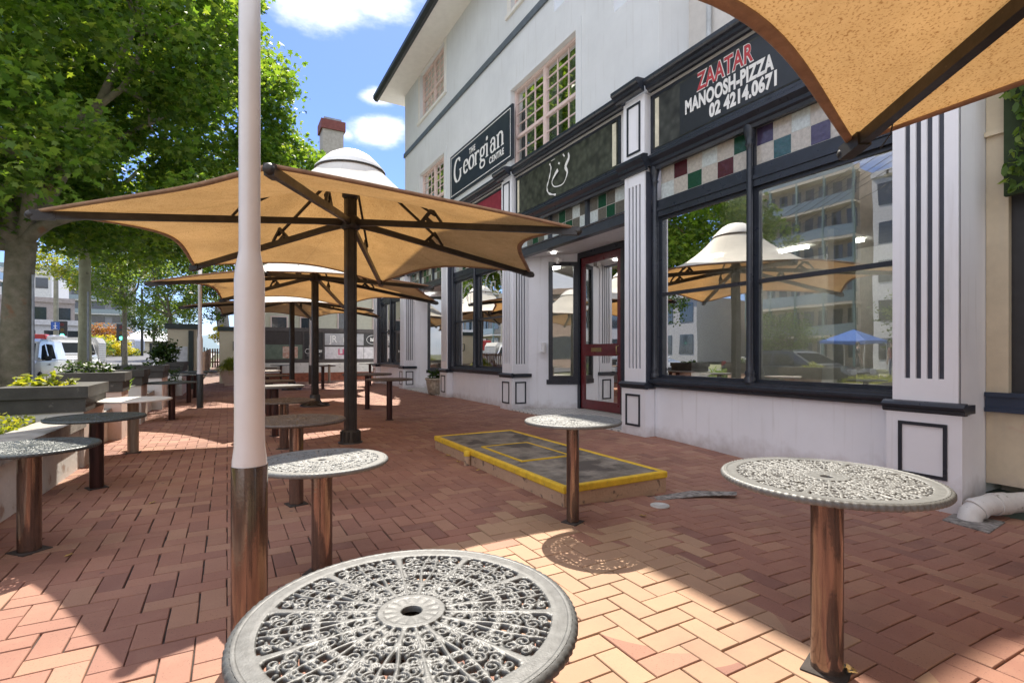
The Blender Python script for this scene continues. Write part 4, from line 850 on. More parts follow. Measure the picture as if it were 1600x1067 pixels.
def oldboard(name, col):   # dark board whose glue has dried in rounded cells
    m = mat(name, col, .5, var=.3, scale=3); nt = m.node_tree; N = nt.nodes; L = nt.links; b = N['Principled BSDF']
    tc = [q for q in N if q.type == 'TEX_COORD'][0]; v = N.new('ShaderNodeTexVoronoi'); v.inputs['Scale'].default_value = 11; v.feature = 'SMOOTH_F1'; L.new(tc.outputs['Object'], v.inputs['Vector'])
    mr = N.new('ShaderNodeMapRange'); mr.inputs['From Min'].default_value = .1; mr.inputs['From Max'].default_value = .75; L.new(v.outputs['Distance'], mr.inputs[0])
    mx = N.new('ShaderNodeMixRGB'); mx.inputs[1].default_value = (*[c*2.2 for c in col], 1); mx.inputs[2].default_value = (*[c*.5 for c in col], 1); L.new(mr.outputs[0], mx.inputs[0]); L.new(mx.outputs[0], b.inputs['Base Color'])
    bp = N.new('ShaderNodeBump'); bp.inputs['Strength'].default_value = .4; L.new(v.outputs['Distance'], bp.inputs['Height']); L.new(bp.outputs[0], b.inputs['Normal']); return m
OLDB = oldboard('old_black_board', (.026, .028, .024)); OLDG = oldboard('old_green_board', (.030, .034, .024))
def signs():
    s = thing('restaurant_sign', 'long dark sign board reading ZAATAR, MANOOSH-PIZZA and a phone number', 'sign', (5.28, 3.9, 4.46))
    b = MB(); b.box(0, .019, -1.385, 1.475, -.365, .365); b.build('sign_board', OLDB, s)
    b = MB(); b.box(-.006, -.0005, -1.37, .98, -.355, .33); b.build('black_film', mat('black_film', (.022, .025, .03), .35, var=.1), s)
    b = MB(); b.box(-.006, -.0005, 1.36, 1.43, -.35, .33); b.build('peeling_strip', PEEL, s)
    # the lettering: word positions follow the board, first word nearest the far end
    letters(s, 'ZAATAR', .30, .29, .205, VINYLW, -.0065, .018, .66, extr=.001, space=1.03)
    letters(s, 'ZAATAR', .30, .29, .205, VINYLR, -.0105, .006, .66, extr=.001, space=1.055, name='red_lettering')
    letters(s, 'MANOOSH-PIZZA', .245, .265, -.035, VINYLW, -.009, .010, .61, extr=.0015, space=1.04)
    letters(s, '02 4214.0671', .225, .035, -.235, VINYLW, -.009, .010, .72, extr=.0015, space=1.04)
    s = thing('crest_sign', 'empty dark green sign board with a peeling white shield shaped outline', 'sign', (5.28, 7.72, 4.46))
    b = MB(); b.box(0, .019, -1.58, 1.56, -.365, .365); b.build('sign_board', OLDG, s)
    MB().box(-.006, -.0005, -1.56, -1.47, -.33, .33).build('peeling_strip', PEEL, s); MB().box(-.006, -.0005, 1.46, 1.53, -.33, .33).build('peeling_strip', PEEL, s)
    b = MB()
    def brush(pts, ws):
        for i in range(len(pts)-1):
            (a, c), (d, e) = pts[i], pts[i+1]; dx, dz = d-a, e-c; L_ = math.hypot(dx, dz) or 1; nx, nz = -dz/L_, dx/L_; w0, w1 = ws[i]/2, ws[i+1]/2; x = -.004-.0002*i
            b.add([(x, -(a+nx*w0), c+nz*w0), (x, -(a-nx*w0), c-nz*w0), (x, -(d-nx*w1), e-nz*w1), (x, -(d+nx*w1), e+nz*w1)], [(0, 1, 2, 3)])
    def curve(pts, n=8):
        out = []
        for i in range(len(pts)-1):
            p0 = pts[max(i-1, 0)]; p1 = pts[i]; p2 = pts[i+1]; p3 = pts[min(i+2, len(pts)-1)]
            for k in range(n):
                t = k/n; out.append(tuple(.5*((2*p1[j])+(-p0[j]+p2[j])*t+(2*p0[j]-5*p1[j]+4*p2[j]-p3[j])*t*t+(-p0[j]+3*p1[j]-3*p2[j]+p3[j])*t**3) for j in (0, 1)))
        return out+[pts[-1]]
    q = curve([(-.32, .30), (-.27, .20), (-.33, .02), (-.40, -.13), (-.32, -.26), (-.10, -.34)]); brush(q, [.03+.012*math.sin(k) for k in range(len(q))])
    q = curve([(.28, .30), (.30, .20), (.20, .08), (.26, -.04), (.16, -.19), (.0, -.21), (-.16, -.17), (-.22, -.07), (-.12, .03), (-.02, .09)]); brush(q, [.02+.05*max(0, math.sin(k*.11)) for k in range(len(q))])
    q = curve([(.12, .33), (.17, .27)]); brush(q, [.03]*len(q)); q = curve([(-.03, .22), (0.02, .19)]); brush(q, [.035]*len(q)); q = curve([(-.14, .33), (-.26, .33)]); brush(q, [.01]*len(q))
    b.build('peeling_outline', VINYLW, s)
    s = thing('building_name_sign', 'navy sign board on the upper wall reading THE GEORGIAN CENTRE in white', 'sign', (5.33, 11.25, 5.95))
    b = MB(); b.box(-.03, .02, -1.73, 1.73, -.58, .58); b.build('sign_board', mat('navy_sign_paint', (.022, .028, .04), .4, var=.1), s)
    b = MB(); frame_rect(b, -.034, -.0301, -1.66, 1.66, -.52, .52, .018); b.build('border_line', VINYLW, s)
    serif(s); letters(s, 'THE', .20, .30, .30, VINYLW, -.0335, .004, .85, space=1.25); letters(s, 'CENTRE', .20, -1.0, -.305, VINYLW, -.0335, .006, .85, space=1.2)
def serif(s):
    # high contrast serif letters drawn with a broad nib: wide uprights, thin horizontals
    b = MB(); cnt = [0]
    def nib(pts, w=.062, th=.02, close=False):
        if close: pts = pts+[pts[0]]
        for i in range(len(pts)-1):
            (a, c), (d, e) = pts[i], pts[i+1]; dx, dz = d-a, e-c; L_ = math.hypot(dx, dz) or 1
            wd = (w*abs(dz)/L_+th*abs(dx)/L_)*1.22; nx, nz = -dz/L_*wd/2, dx/L_*wd/2; ex, ez = dx/L_*.004, dz/L_*.004; x = -.0345-.00008*(cnt[0] % 40); cnt[0] += 1
            b.add([(x, -(a+nx-ex), c+nz-ez), (x, -(a-nx-ex), c-nz-ez), (x, -(d-nx+ex), e-nz+ez), (x, -(d+nx+ex), e+nz+ez)], [(0, 1, 2, 3)])
    def arc(cx, cy, rx, ry, a0, a1, n=18): return [(cx+rx*math.cos(R(a0+(a1-a0)*k/n)), cy+ry*math.sin(R(a0+(a1-a0)*k/n))) for k in range(n+1)]
    h = .30; base = -.14; x = -1.42
    def ser(cx, z, w=.07): nib([(cx-w, z), (cx+w, z)], .02, .022)
    # G
    nib(arc(x+.22, base+.22, .22, .30, 50, 325), .085, .022); nib([(x+.40, base+.20), (x+.40, base-.02)], .07); ser(x+.40, base+.20, .085); nib([(x+.36, base+.50), (x+.36, base+.40)], .03)
    x += .62; nib(arc(x+.12, base+.15, .125, .16, 5, 320), .07); nib([(x-.0, base+.17), (x+.24, base+.17)], .02, .02)          # e
    x += .31; nib(arc(x+.15, base+.15, .14, .16, 0, 360, 26), .075)                                                            # o
    x += .40; nib([(x, base+.29), (x, base)], .065); ser(x, base); ser(x-.03, base+.295, .045); nib(arc(x+.11, base+.17, .10, .12, 150, 60), .05, .03); nib([(x+.16, base+.29), (x+.165, base+.25)], .06)   # r
    x += .27; nib(arc(x+.10, base+.19, .10, .105, 0, 360, 22), .06); nib(arc(x+.10, base-.10, .125, .085, 0, 360, 22), .05, .022); nib([(x+.02, base+.10), (x-.01, base+.03), (x+.08, base-.01), (x+.18, base-.03)], .04, .04); nib([(x+.18, base+.27), (x+.27, base+.31)], .03, .03)  # g
    x += .35; nib([(x, base+.29), (x, base)], .065); ser(x, base); ser(x-.03, base+.295, .045); nib(arc(x, base+.42, .018, .018, 0, 360, 10), .05, .05)   # i
    x += .19; nib(arc(x+.10, base+.09, .095, .095, 0, 360, 20), .055); nib([(x+.20, base+.22), (x+.20, base+.02), (x+.26, base)], .06); nib(arc(x+.11, base+.21, .095, .10, 0, 170), .045, .025)      # a
    x += .37; nib([(x, base+.29), (x, base)], .065); ser(x, base); ser(x-.03, base+.295, .045); nib(arc(x+.10, base+.19, .11, .12, 150, 20), .045, .03); nib([(x+.205, base+.22), (x+.205, base)], .065); ser(x+.205, base)    # n
    b.build('script_lettering', VINYLW, s)
signs()
# maroon sign panel over the second shop window, dark panels further on
o = MB().box(5.283, 5.299, 9.99, 12.71, 4.09, 4.82).build('shop_sign', mat('maroon_sign', (.25, .03, .05), .5)); tag(o, 'maroon sign panel above the cafe window, mostly hidden by the umbrella', 'sign')
o = MB().box(5.283, 5.299, 13.64, 16.56, 4.09, 4.82).build('shop_sign', SLATE); tag(o, 'plain slate sign panel above the farther entry', 'sign')
o = MB().box(5.283, 5.299, 17.44, 20.16, 4.09, 4.82).build('shop_sign', mat('grey_sign', (.2, .2, .19), .5)); tag(o, 'grey sign panel above the farthest shop window', 'sign')
# etched cup emblem on the cafe window
def cafe_mark():
    T = thing('window_decal', 'white cafe decal of a cup ringed by small marks on the shop window', 'decal', (5.404, 10.62, 2.55))
    b = MB()
    for (cy, cz, r, n) in ((0, .18, .40, 30), (1.35, .05, .36, 26)):
        for k in range(n):
            a = R(200*k/n-10); a2 = a+R(3.2); rr = r+random.uniform(-.02, .02)
            b.add([(0, cy+rr*math.cos(a), cz+rr*math.sin(a)), (0, cy+rr*math.cos(a2), cz+rr*math.sin(a2)), (0, cy+(rr+.07)*math.cos(a2+.02), cz+(rr+.07)*math.sin(a2)), (0, cy+(rr+.07)*math.cos(a+.05), cz+(rr+.07)*math.sin(a))], [(0, 1, 2, 3)])
        for (p, q) in (((-.1, .15), (-.07, -.12)), ((-.07, -.12), (.07, -.12)), ((.07, -.12), (.1, .15)), ((.1, .15), (-.1, .15)), ((.1, .1), (.17, .05)), ((.17, .05), (.08, -.05)), ((-.02, .2), (.02, .3))):
            dy, dz = q[0]-p[0], q[1]-p[1]; L_ = math.hypot(dy, dz); ny, nz = -dz/L_*.008, dy/L_*.008
            b.add([(-.0004, cy+p[0]+ny, cz+p[1]+nz), (-.0004, cy+p[0]-ny, cz+p[1]-nz), (-.0004, cy+q[0]-ny, cz+q[1]-nz), (-.0004, cy+q[0]+ny, cz+q[1]+nz)], [(0, 1, 2, 3)])
    b.build('decal_marks', VINYLW, T)
cafe_mark()
# ------------------------------------------------------------------ neighbour building on the right
def neighbour():
    T = thing('neighbour_building', 'cream rendered building with a navy sill band and a dark window panel', 'building', (5.70, 0, 0))
    b = MB(); b.box(0, .3, -6, 1.865, .10, .705); b.box(0, .3, 1.72, 1.865, .705, 5.0); b.box(0, .3, -6, 1.719, 3.2, 5.0); b.box(.3, 6, 1.7, 1.86, 0, 5); b.box(-.04, .001, 1.70, 1.864, 3.05, 3.09); b.build('wall', CREAM, T)
    b = MB(); b.box(.4, 3, -6, 1.3, 4.9, 8.6); b.build('upper_wall', CREAM2, T)
    b = MB(); b.box(-.045, .02, -6, 1.862, .71, .745); b.box(-.03, .02, -6, 1.862, .7451, .84); b.box(-.045, .02, -6, 1.862, .8401, .875); b.build('sill_band', mat('navy_paint', (.025, .04, .075), .4, var=.12), T)
    b = MB(); b.box(.06, .09, -6, 1.72, .86, 3.2); b.build('dark_panel', mat('charcoal_panel', (.028, .028, .03), .5, var=.15), T)
    b = MB(); b.box(.02, .06, -6, 1.6, -.2, .1); b.build('footing_gap', CRK, T)
    b = MB(); b.box(-.01, .25, 1.2, 1.5, -.15, .02); b.build('footing_block', CREAM, T)
neighbour()
def pipe():
    T = thing('drain_pipe', 'white plastic drain pipe elbow coming out from under the cream wall', 'pipe', (5.08, 1.70, gz(5.08, 1.7)))
    PV = mat('white_pvc', (.62, .60, .57), .4, var=.06, scale=12, dirt=((.3, .27, .22), 18, .62))
    b = MB(); b.tube([(.70, -.16, .11), (.30, -.03, .11), (.20, .0, .11), (.09, .035, .095), (.02, .06, .05), (.0, .068, -.04)], .078, n=24); b.build('pipe_elbow', PV, T)
    b = MB(); b.tube([(.34, -.042, .11), (.22, -.005, .11)], .087, n=24); b.tube([(.085, .037, .093), (.055, .048, .075)], .087, n=24); b.build('pipe_collar', PV, T)
    b = MB(); b.prism([(-.26, -.14), (.16, -.10), (.16, .2), (-.2, .16)], .0, .008, 'z'); b.build('mortar_bed', mat('grey_mortar', (.3, .28, .26), .9), T)
pipe()
# ------------------------------------------------------------------ foliage
LEAF_PLANE = leafmat('plane_tree_leaves', (.055, .115, .02), (.095, .175, .028), (.17, .235, .05), .54)
LEAF_DARK = leafmat('dark_leaves', (.02, .05, .012), (.035, .07, .015), (.06, .10, .02), .35)
LEAF_MID = leafmat('mid_green_leaves', (.06, .12, .03), (.10, .17, .045), (.16, .22, .07), .5)
LEAF_YEL = leafmat('yellow_green_leaves', (.10, .15, .02), (.18, .22, .03), (.28, .28, .05), .45)
LEAF_LIME = leafmat('golden_leaves', (.30, .30, .02), (.40, .38, .03), (.50, .44, .05), .4)
LEAF_RED = leafmat('russet_leaves', (.20, .07, .03), (.28, .11, .04), (.20, .16, .04), .4)
BARK = mat('plane_bark', (.27, .23, .16), .9, col2=(.13, .12, .07), scale=4, bump=.8, bscale=18, dirt=((.24, .13, .07), 2.2, .60))
BARK2 = mat('grey_bark', (.22, .20, .16), .9, var=.25, scale=6, bump=.6, bscale=25)
POLEW = mat('weathered_pole_timber', (.30, .29, .22), .9, var=.15, scale=3, bump=.3)
FLOWER = mat('white_petals', (.8, .8, .78), .6, var=.03)
def leaf_shape(kind):
    if kind == 'lobed':
        pts = [(0, 0), (.22, -.06), (.42, -.30), (.52, -.08), (.80, -.22), (.78, 0), (1.0, .0), (.78, .16), (.80, .38), (.52, .24), (.36, .52), (.24, .22)]
        pts = [(0, 0), (.12, -.10), (.10, -.48), (.34, -.26), (.62, -.46), (.64, -.16), (1.0, 0), (.64, .16), (.62, .46), (.34, .26), (.10, .48), (.12, .10)]
    elif kind == 'blade': pts = [(0, -.03), (.5, -.06), (1, 0), (.5, .06), (0, .03)]
    else: pts = [(0, 0), (.3, -.24), (.7, -.2), (1, 0), (.7, .2), (.3, .24)]
    return np.array(pts)
def leaf_mesh(name, centers, size, kind='oval', droop=.35, dirs=None, up=.6, g=None):
    g = g or np.random.default_rng(len(centers)); n = len(centers); S = leaf_shape(kind); k = len(S)
    c = np.asarray(centers); nrm = g.normal(size=(n, 3)); nrm[:, 2] = np.abs(nrm[:, 2])+up; nrm /= np.linalg.norm(nrm, axis=1)[:, None]
    d = g.normal(size=(n, 3)) if dirs is None else np.asarray(dirs)+g.normal(size=(n, 3))*.25; d[:, 2] -= droop
    d -= (d*nrm).sum(1)[:, None]*nrm; d /= np.linalg.norm(d, axis=1)[:, None]+1e-9; e = np.cross(nrm, d)
    s = size*g.uniform(.65, 1.25, n)
    X = S[:, 0][None, :, None]*d[:, None, :]+S[:, 1][None, :, None]*e[:, None, :]-(np.abs(S[:, 1])[None, :, None]*.45+S[:, 0][None, :, None]**2*.15)*nrm[:, None, :]
    V = (c[:, None, :]+X*s[:, None, None]).reshape(-1, 3)
    me = bpy.data.meshes.new(name); me.vertices.add(n*k); me.vertices.foreach_set('co', V.ravel()); me.loops.add(n*k); me.loops.foreach_set('vertex_index', np.arange(n*k, dtype=np.int32))
    me.polygons.add(n); me.polygons.foreach_set('loop_start', np.arange(0, n*k, k, dtype=np.int32)); me.update(calc_edges=True); return me
def crown_points(ells, nclump, per, clump_r, g, flat=.75, shell=.55, cut=None):
    cl = []; vol = np.array([e[3]*e[4]*e[5] for e in ells]); vol = vol/vol.sum()
    while len(cl) < nclump:
        e = ells[g.choice(len(ells), p=vol)]; v = g.normal(size=3); v /= np.linalg.norm(v); r = g.uniform(shell, 1)**.8
        p = np.array(e[:3])+v*r*np.array(e[3:6])
        if cut and cut(p): continue
        cl.append(p)
    cl = np.array(cl); pts = []
    for c in cl:
        rr = clump_r*g.uniform(.6, 1.3); q = g.normal(size=(per, 3)); q /= np.linalg.norm(q, axis=1)[:, None]; q *= (g.uniform(.15, 1, per)**.5)[:, None]*rr; q[:, 2] *= flat
        pts.append(c+q)
    return cl, np.concatenate(pts)
def limb(b, p, q, r0, r1, g, n=7, wob=.12, n_sides=9, sag=0):
    p = np.array(p, float); q = np.array(q, float); L_ = np.linalg.norm(q-p); pts = []; rs = []
    w1, w2 = g.normal(size=3)*wob*L_*.4, g.normal(size=3)*wob*L_*.3
    for i in range(n+1):
        t = i/n; pts.append(tuple(p+(q-p)*t+w1*math.sin(math.pi*t)+w2*math.sin(2*math.pi*t)+np.array((0, 0, sag*L_*math.sin(math.pi*t))))); rs.append(r0+(r1-r0)*t)
    b.tube(pts, rs, n=n_sides); return pts
def tree(name, label, cat, base, trunk_h, r, ells, nclump, per, clump_r, leaf, size, lmat, bark=BARK, seed=1, lean=(0, 0), kind='lobed', group=None, shell=.55, cut=None, trunk_prof=None, limbs=8, twigs=60):
    g = np.random.default_rng(seed); x, y = base; z0 = gz(x, y)
    T = thing(name, label, cat, (x, y, z0), 0, group)
    E = [(e[0]-x, e[1]-y, e[2]-z0, e[3], e[4], e[5]) for e in ells]
    cl, pts = crown_points(E, nclump, per, clump_r, g, shell=shell, cut=(lambda p: cut(p+np.array((x, y, z0)))) if cut else None)
    b = MB(); top = (lean[0], lean[1], trunk_h)
    prof = [(0, 0, -.2), (lean[0]*.1, lean[1]*.1, .25), (lean[0]*.3, lean[1]*.3, trunk_h*.35), (lean[0]*.65, lean[1]*.65, trunk_h*.7), top]
    b.tube(prof, [r*1.35, r*1.08, r*.95, r*.88, r*.92], n=16)
    b.build('trunk', bark, T)
    lb = MB(); ends = []
    order = g.permutation(len(cl))
    # main limbs towards spread out clumps, twigs from limbs to the nearest clumps
    ch = [cl[order[0]]]
    while len(ch) < limbs:
        dist = np.min([np.linalg.norm(cl-c, axis=1) for c in ch], axis=0); ch.append(cl[int(np.argmax(dist))])
    nodes = []
    for c in ch:
        tgt = np.array(top)+(c-np.array(top))*.86
        pp = limb(lb, top, tgt, r*.55, r*.08, g, n=9, sag=.06); nodes += [(np.array(p), r*(.5-.42*i/9)) for i, p in enumerate(pp)]
    lb.blob((top[0], top[1], top[2]), r*.98, seg=8)
    NP = np.array([n_[0] for n_ in nodes])
    for k in order[:twigs]:
        i = int(np.argmin(np.linalg.norm(NP-cl[k], axis=1)+ (np.array([n_[1] for n_ in nodes]) < .03)*2)); limb(lb, NP[i], cl[k], min(nodes[i][1]*.7, .09), .012, g, n=5, n_sides=6)
    lb.build('branches', bark, T)
    me = leaf_mesh('crown', pts, size, kind, g=g); link('crown', me, lmat, T); return T
# two big plane trees whose crowns fill the upper left, a bare trunk between them
tree('plane_tree', 'big plane tree with a thick mottled trunk at the left edge behind the first planter', 'tree', (-4.95, 18.2), 4.1, .34,
     [(-5.4, 18.4, 11.0, 5.6, 5.2, 7.0), (-2.5, 20.4, 12.2, 3.8, 3.9, 5.5), (-4.2, 17.3, 5.4, 3.9, 4.4, 2.1), (-7.3, 17, 7.7, 3.9, 4.6, 4.2)], 280, 230, 1.05, None, .205, LEAF_PLANE, seed=3, lean=(.15, .1), limbs=11, twigs=110,
     cut=lambda p: p[2] < 4.6, group='plane trees along the kerb')
tree('plane_tree', 'second plane tree with a slim pale straight trunk, its crown reaching over the walkway', 'tree', (-4.75, 25.0), 5.8, .21,
     [(-2.4, 25.4, 11.2, 5.2, 4.6, 6.6), (2.0, 26.4, 9.0, 3.3, 3.0, 3.5), (-4.2, 23.4, 6.1, 3.2, 3.6, 1.7)], 275, 220, 1.1, None, .215, LEAF_PLANE, bark=mat('smooth_pale_bark', (.36, .36, .24), .85, var=.12, scale=3, bump=.3, dirt=((.20, .19, .12), 6, .62)), seed=8, limbs=9, twigs=80,
     cut=lambda p: p[2] < 4.6, group='plane trees along the kerb')
tree('street_tree', 'light green street tree with a thin trunk left of the gate pillar', 'tree', (-3.3, 41), 3.4, .13,
     [(-4.6, 41, 6.3, 4.2, 3.5, 2.4), (-2.4, 41.5, 6.1, 2.6, 3, 2.5), (-3.2, 41, 3.9, 1.9, 2, .9)], 150, 120, .75, None, .17, LEAF_MID, bark=BARK2, seed=5, kind='oval', group='street trees in the distance', limbs=8)
tree('street_tree', 'yellow green tree behind the pale straight trunk, lit by the sun', 'tree', (-6.2, 44), 4.5, .16,
     [(-8.0, 45, 7.6, 3.6, 3, 2.2), (-6, 44, 8.6, 3, 3, 2.4)], 110, 120, .8, None, .2, LEAF_YEL, bark=BARK2, seed=6, kind='oval', group='street trees in the distance')
tree('street_tree', 'dark tree behind the gate pillars and the alley', 'tree', (1.5, 37), 4, .2,
     [(.3, 37, 6.2, 4.0, 3, 3.2), (3, 39, 7, 3.5, 3, 3.6)], 130, 120, .95, None, .22, LEAF_DARK, bark=BARK2, seed=9, kind='oval', group='street trees in the distance')
tree('street_tree', 'low dark bushy tree in front of the white roofed house', 'tree', (-6.2, 60), 2.6, .14,
     [(-5.6, 60, 4.6, 2.8, 2.4, 2.2)], 70, 90, .7, None, .2, LEAF_DARK, bark=BARK2, seed=10, kind='oval', group='street trees in the distance')
def bush(name, label, cat, x, y, z, ells, n, size, lmat, kind='oval', group=None, seed=1, stems=10, flowers=0, up=.6):
    g = np.random.default_rng(seed); T = thing(name, label, cat, (x, y, z), 0, group)
    cl, pts = crown_points(ells, max(4, n//14), 14, min(ells[0][3:6])*.35, g, shell=.25); link('foliage', leaf_mesh('foliage', pts, size, kind, g=g, up=up), lmat, T)
    b = MB()
    for k in range(stems): c = cl[k % len(cl)]; limb(b, (c[0]*.2, c[1]*.2, -.05), c, .012, .005, g, n=4, n_sides=5)
    b.build('stems', BARK2, T)
    if flowers:
        p2 = pts[g.choice(len(pts), flowers)]+np.array((0, 0, .02)); link('flowers', leaf_mesh('flowers', np.repeat(p2, 5, axis=0), .05, 'oval', g=g), FLOWER, T)
    return T
# ------------------------------------------------------------------ planter boxes and the low wall
PWH = mat('planter_white_paint', (.66, .64, .60), .8, var=.07, scale=4, bump=.2, dirt=((.40, .36, .30), 6, .64))
PPK = mat('planter_pink_paint', (.60, .49, .43), .8, var=.07, scale=4, bump=.2, dirt=((.38, .30, .26), 6, .64))
PCAP = mat('planter_dark_cap', (.050, .048, .042), .7, var=.15, scale=5, bump=.2, dirt=((.16, .15, .13), 9, .66))
SOIL = mat('planting_soil', (.05, .035, .025), .95, var=.3, scale=20, bump=.8)
CAPT = mat('worn_cap_top', (.33, .31, .28), .85, var=.2, scale=8, bump=.3)
def planter(label, xr, y0, y1, h, xl=-3.1, body=PWH):
    T = thing('planter_box', label, 'planter', ((xr+xl)/2, (y0+y1)/2, gz(xr, y0)), 0, 'painted masonry planter boxes along the kerb side')
    cx, cy = (xr+xl)/2, (y0+y1)/2; w, d = (xr-xl)/2, (y1-y0)/2
    b = MB(); t = .14
    b.box(-w, w, -d, -d+t, -.1, h-.27); b.box(-w, w, d-t, d, -.1, h-.27); b.box(-w, -w+t, -d+t, d-t, -.1, h-.27); b.box(w-t, w, -d+t, d-t, -.1, h-.27, 1); b.box(w, w+.004, -d, d, -.1, h-.272, 1); b.build('masonry_box', [body, PPK], T)
    b = MB(); o = .045; frame = [(-w-.02, w+.02, -d-.02, d+.02, h-.27, h-.12, .17), (-w-o, w+o, -d-o, d+o, h-.12, h, .24)]
    for (x0, x1, a0, a1, z0, z1, q) in frame:
        b.box(x0, x1, a0, a0+q, z0, z1); b.box(x0, x1, a1-q, a1, z0, z1); b.box(x0, x0+q, a0+q, a1-q, z0, z1); b.box(x1-q, x1, a0+q, a1-q, z0, z1)
    b.build('cap', PCAP, T)
    b = MB(); b.box(-w+.1, w-.1, -d+.1, d-.1, h-.25, h-.07); b.build('soil', SOIL, T)
    return cx, cy, gz(xr, y0)+h-.07
p1_ = planter('nearest planter box, with a wide dark cap, behind the low wall and ground cover', -1.33, 6.95, 7.95, .86, xl=-1.98)
p2_ = planter('second planter box with a pinkish front, holding white flowering plants', -1.30, 8.95, 9.5, .94, xl=-1.95, body=PPK)
p3_ = planter('third planter box with a white front, behind the plain white table', -1.29, 10.75, 11.5, .93, xl=-1.95)
p4_ = planter('fourth planter box with a white front and pink side', -1.24, 13.4, 14.6, .95, xl=-2.0)
p5_ = planter('farthest planter box, beside the cream gate pillar', -1.14, 17.5, 19.6, .96, xl=-1.9)
g_ = 'shrubs growing in the planter boxes'
bush('shrub', 'bright yellow green leafy shrub in the first planter box', 'shrub', -1.72, 7.4, p1_[2], [(-.12, 0, .08, .22, .28, .17), (.12, .0, .06, .28, .28, .13)], 420, .075, LEAF_YEL, group=g_, seed=21)
bush('shrub', 'white flowering shrub in the second planter box', 'shrub', -1.65, 9.2, p2_[2], [(-.12, 0, .08, .34, .25, .16), (.1, .05, .06, .2, .2, .13)], 650, .06, LEAF_DARK, group=g_, seed=22, flowers=45)
bush('shrub', 'dark trailing shrub in the third planter box', 'shrub', -1.6, 11.1, p3_[2], [(0, 0, .04, .34, .35, .13)], 320, .07, LEAF_DARK, group=g_, seed=23)
bush('shrub', 'rose like shrub with a few pale flowers spilling over the fourth planter box', 'shrub', -1.62, 13.9, p4_[2], [(0, 0, .03, .42, .5, .14), (.2, .1, .1, .25, .3, .16)], 520, .08, LEAF_DARK, group=g_, seed=24, flowers=16)
bush('shrub', 'dense rounded dark shrub in the farthest planter box beside the gate pillar', 'shrub', -1.62, 18.0, p5_[2], [(0, 0, .36, .36, .36, .42)], 1300, .09, LEAF_DARK, group=g_, seed=25)
bush('spiky_plant', 'strappy green plant between the second and third planter boxes', 'plant', -1.75, 10.1, .3, [(0, 0, .22, .4, .3, .25)], 300, .22, LEAF_MID, kind='blade', seed=26, up=.1)
bush('shrub', 'small trailing plant hanging between the fourth and farthest planter boxes', 'shrub', -1.45, 15.8, .5, [(0, 0, .15, .45, .6, .3)], 500, .08, LEAF_DARK, seed=27)
def low_bed(name, label, xr, y0, y1, h, xl=-1.95):
    T = thing(name, label, 'garden bed', ((xr+xl)/2, (y0+y1)/2, 0)); w, d = (xr-xl)/2, (y1-y0)/2
    b = MB(); b.box(w-.2, w, -d, d, -.1, h-.1); b.build('bed_wall', PWH, T); b = MB(); b.bbox(w-.27, w+.05, -d, d, h-.1, h, .01); b.build('coping', CAPT, T)
    b = MB(); b.box(-w, w-.201, -d, d, -.1, h-.12); b.build('bed_soil', SOIL, T); return T
def wall_bed():
    # low painted wall curving along the left, with ground cover behind
    T = thing('garden_wall', 'low white painted wall with a worn concrete coping in front of the ground cover', 'wall', (-1.4, 4, 0))
    pts = [(-1.52, -2), (-1.50, 1), (-1.46, 3.5), (-1.41, 5), (-1.37, 6.0), (-1.36, 6.94)]
    def strip(o0, o1, z0, z1):
        b = MB(); n = len(pts); vs = []
        for (x, y) in pts: vs += [(x+o0+1.4, y-4, z0), (x+o1+1.4, y-4, z0), (x+o1+1.4, y-4, z1), (x+o0+1.4, y-4, z1)]
        fs = [(0, 1, 2, 3), tuple(range(4*n-1, 4*n-5, -1))]+[(4*i+k, 4*i+(k+1) % 4, 4*i+4+(k+1) % 4, 4*i+4+k) for i in range(n-1) for k in range(4)]
        return b.add(vs, fs)
    strip(-.2, 0, -.15, .43).build('wall_body', mat('flaking_white_wall', (.66, .64, .61), .85, var=.06, scale=5, bump=.35, bscale=24, dirt=((.40, .30, .25), 5, .60)), T); strip(-.27, .055, .431, .53).build('coping', CAPT, T)
    b = MB(); b.box(-3.6, -1.63, -2, 6.94, -.1, .40); o = b.build('bed_soil', SOIL); tag(o, kind='structure')
    g = np.random.default_rng(4); n = 16000; c = np.stack([g.uniform(-3.6, -1.62, n), g.uniform(2.5, 6.9, n), g.uniform(.40, .60, n)], 1); c[:, 2] += .05*np.sin(c[:, 0]*5)+.05*np.sin(c[:, 1]*4+1)
    o = link('ground_cover', leaf_mesh('ground_cover', c, .045, 'oval', g=g, up=.2), LEAF_YEL); tag(o, 'low yellow green ground cover filling the bed behind the low wall', 'ground cover', kind='stuff')
wall_bed()
low_bed('garden_bed', 'low bed between the first and second planter boxes', -1.45, 7.96, 8.94, .45)
low_bed('garden_bed', 'low bed between the second and third planter boxes with a strappy plant', -1.45, 9.51, 10.74, .42)
low_bed('garden_bed', 'low bed between the third and fourth planter boxes', -1.42, 11.51, 13.39, .42)
low_bed('garden_bed', 'low bed between the fourth and farthest planter boxes', -1.30, 14.61, 17.49, .45)
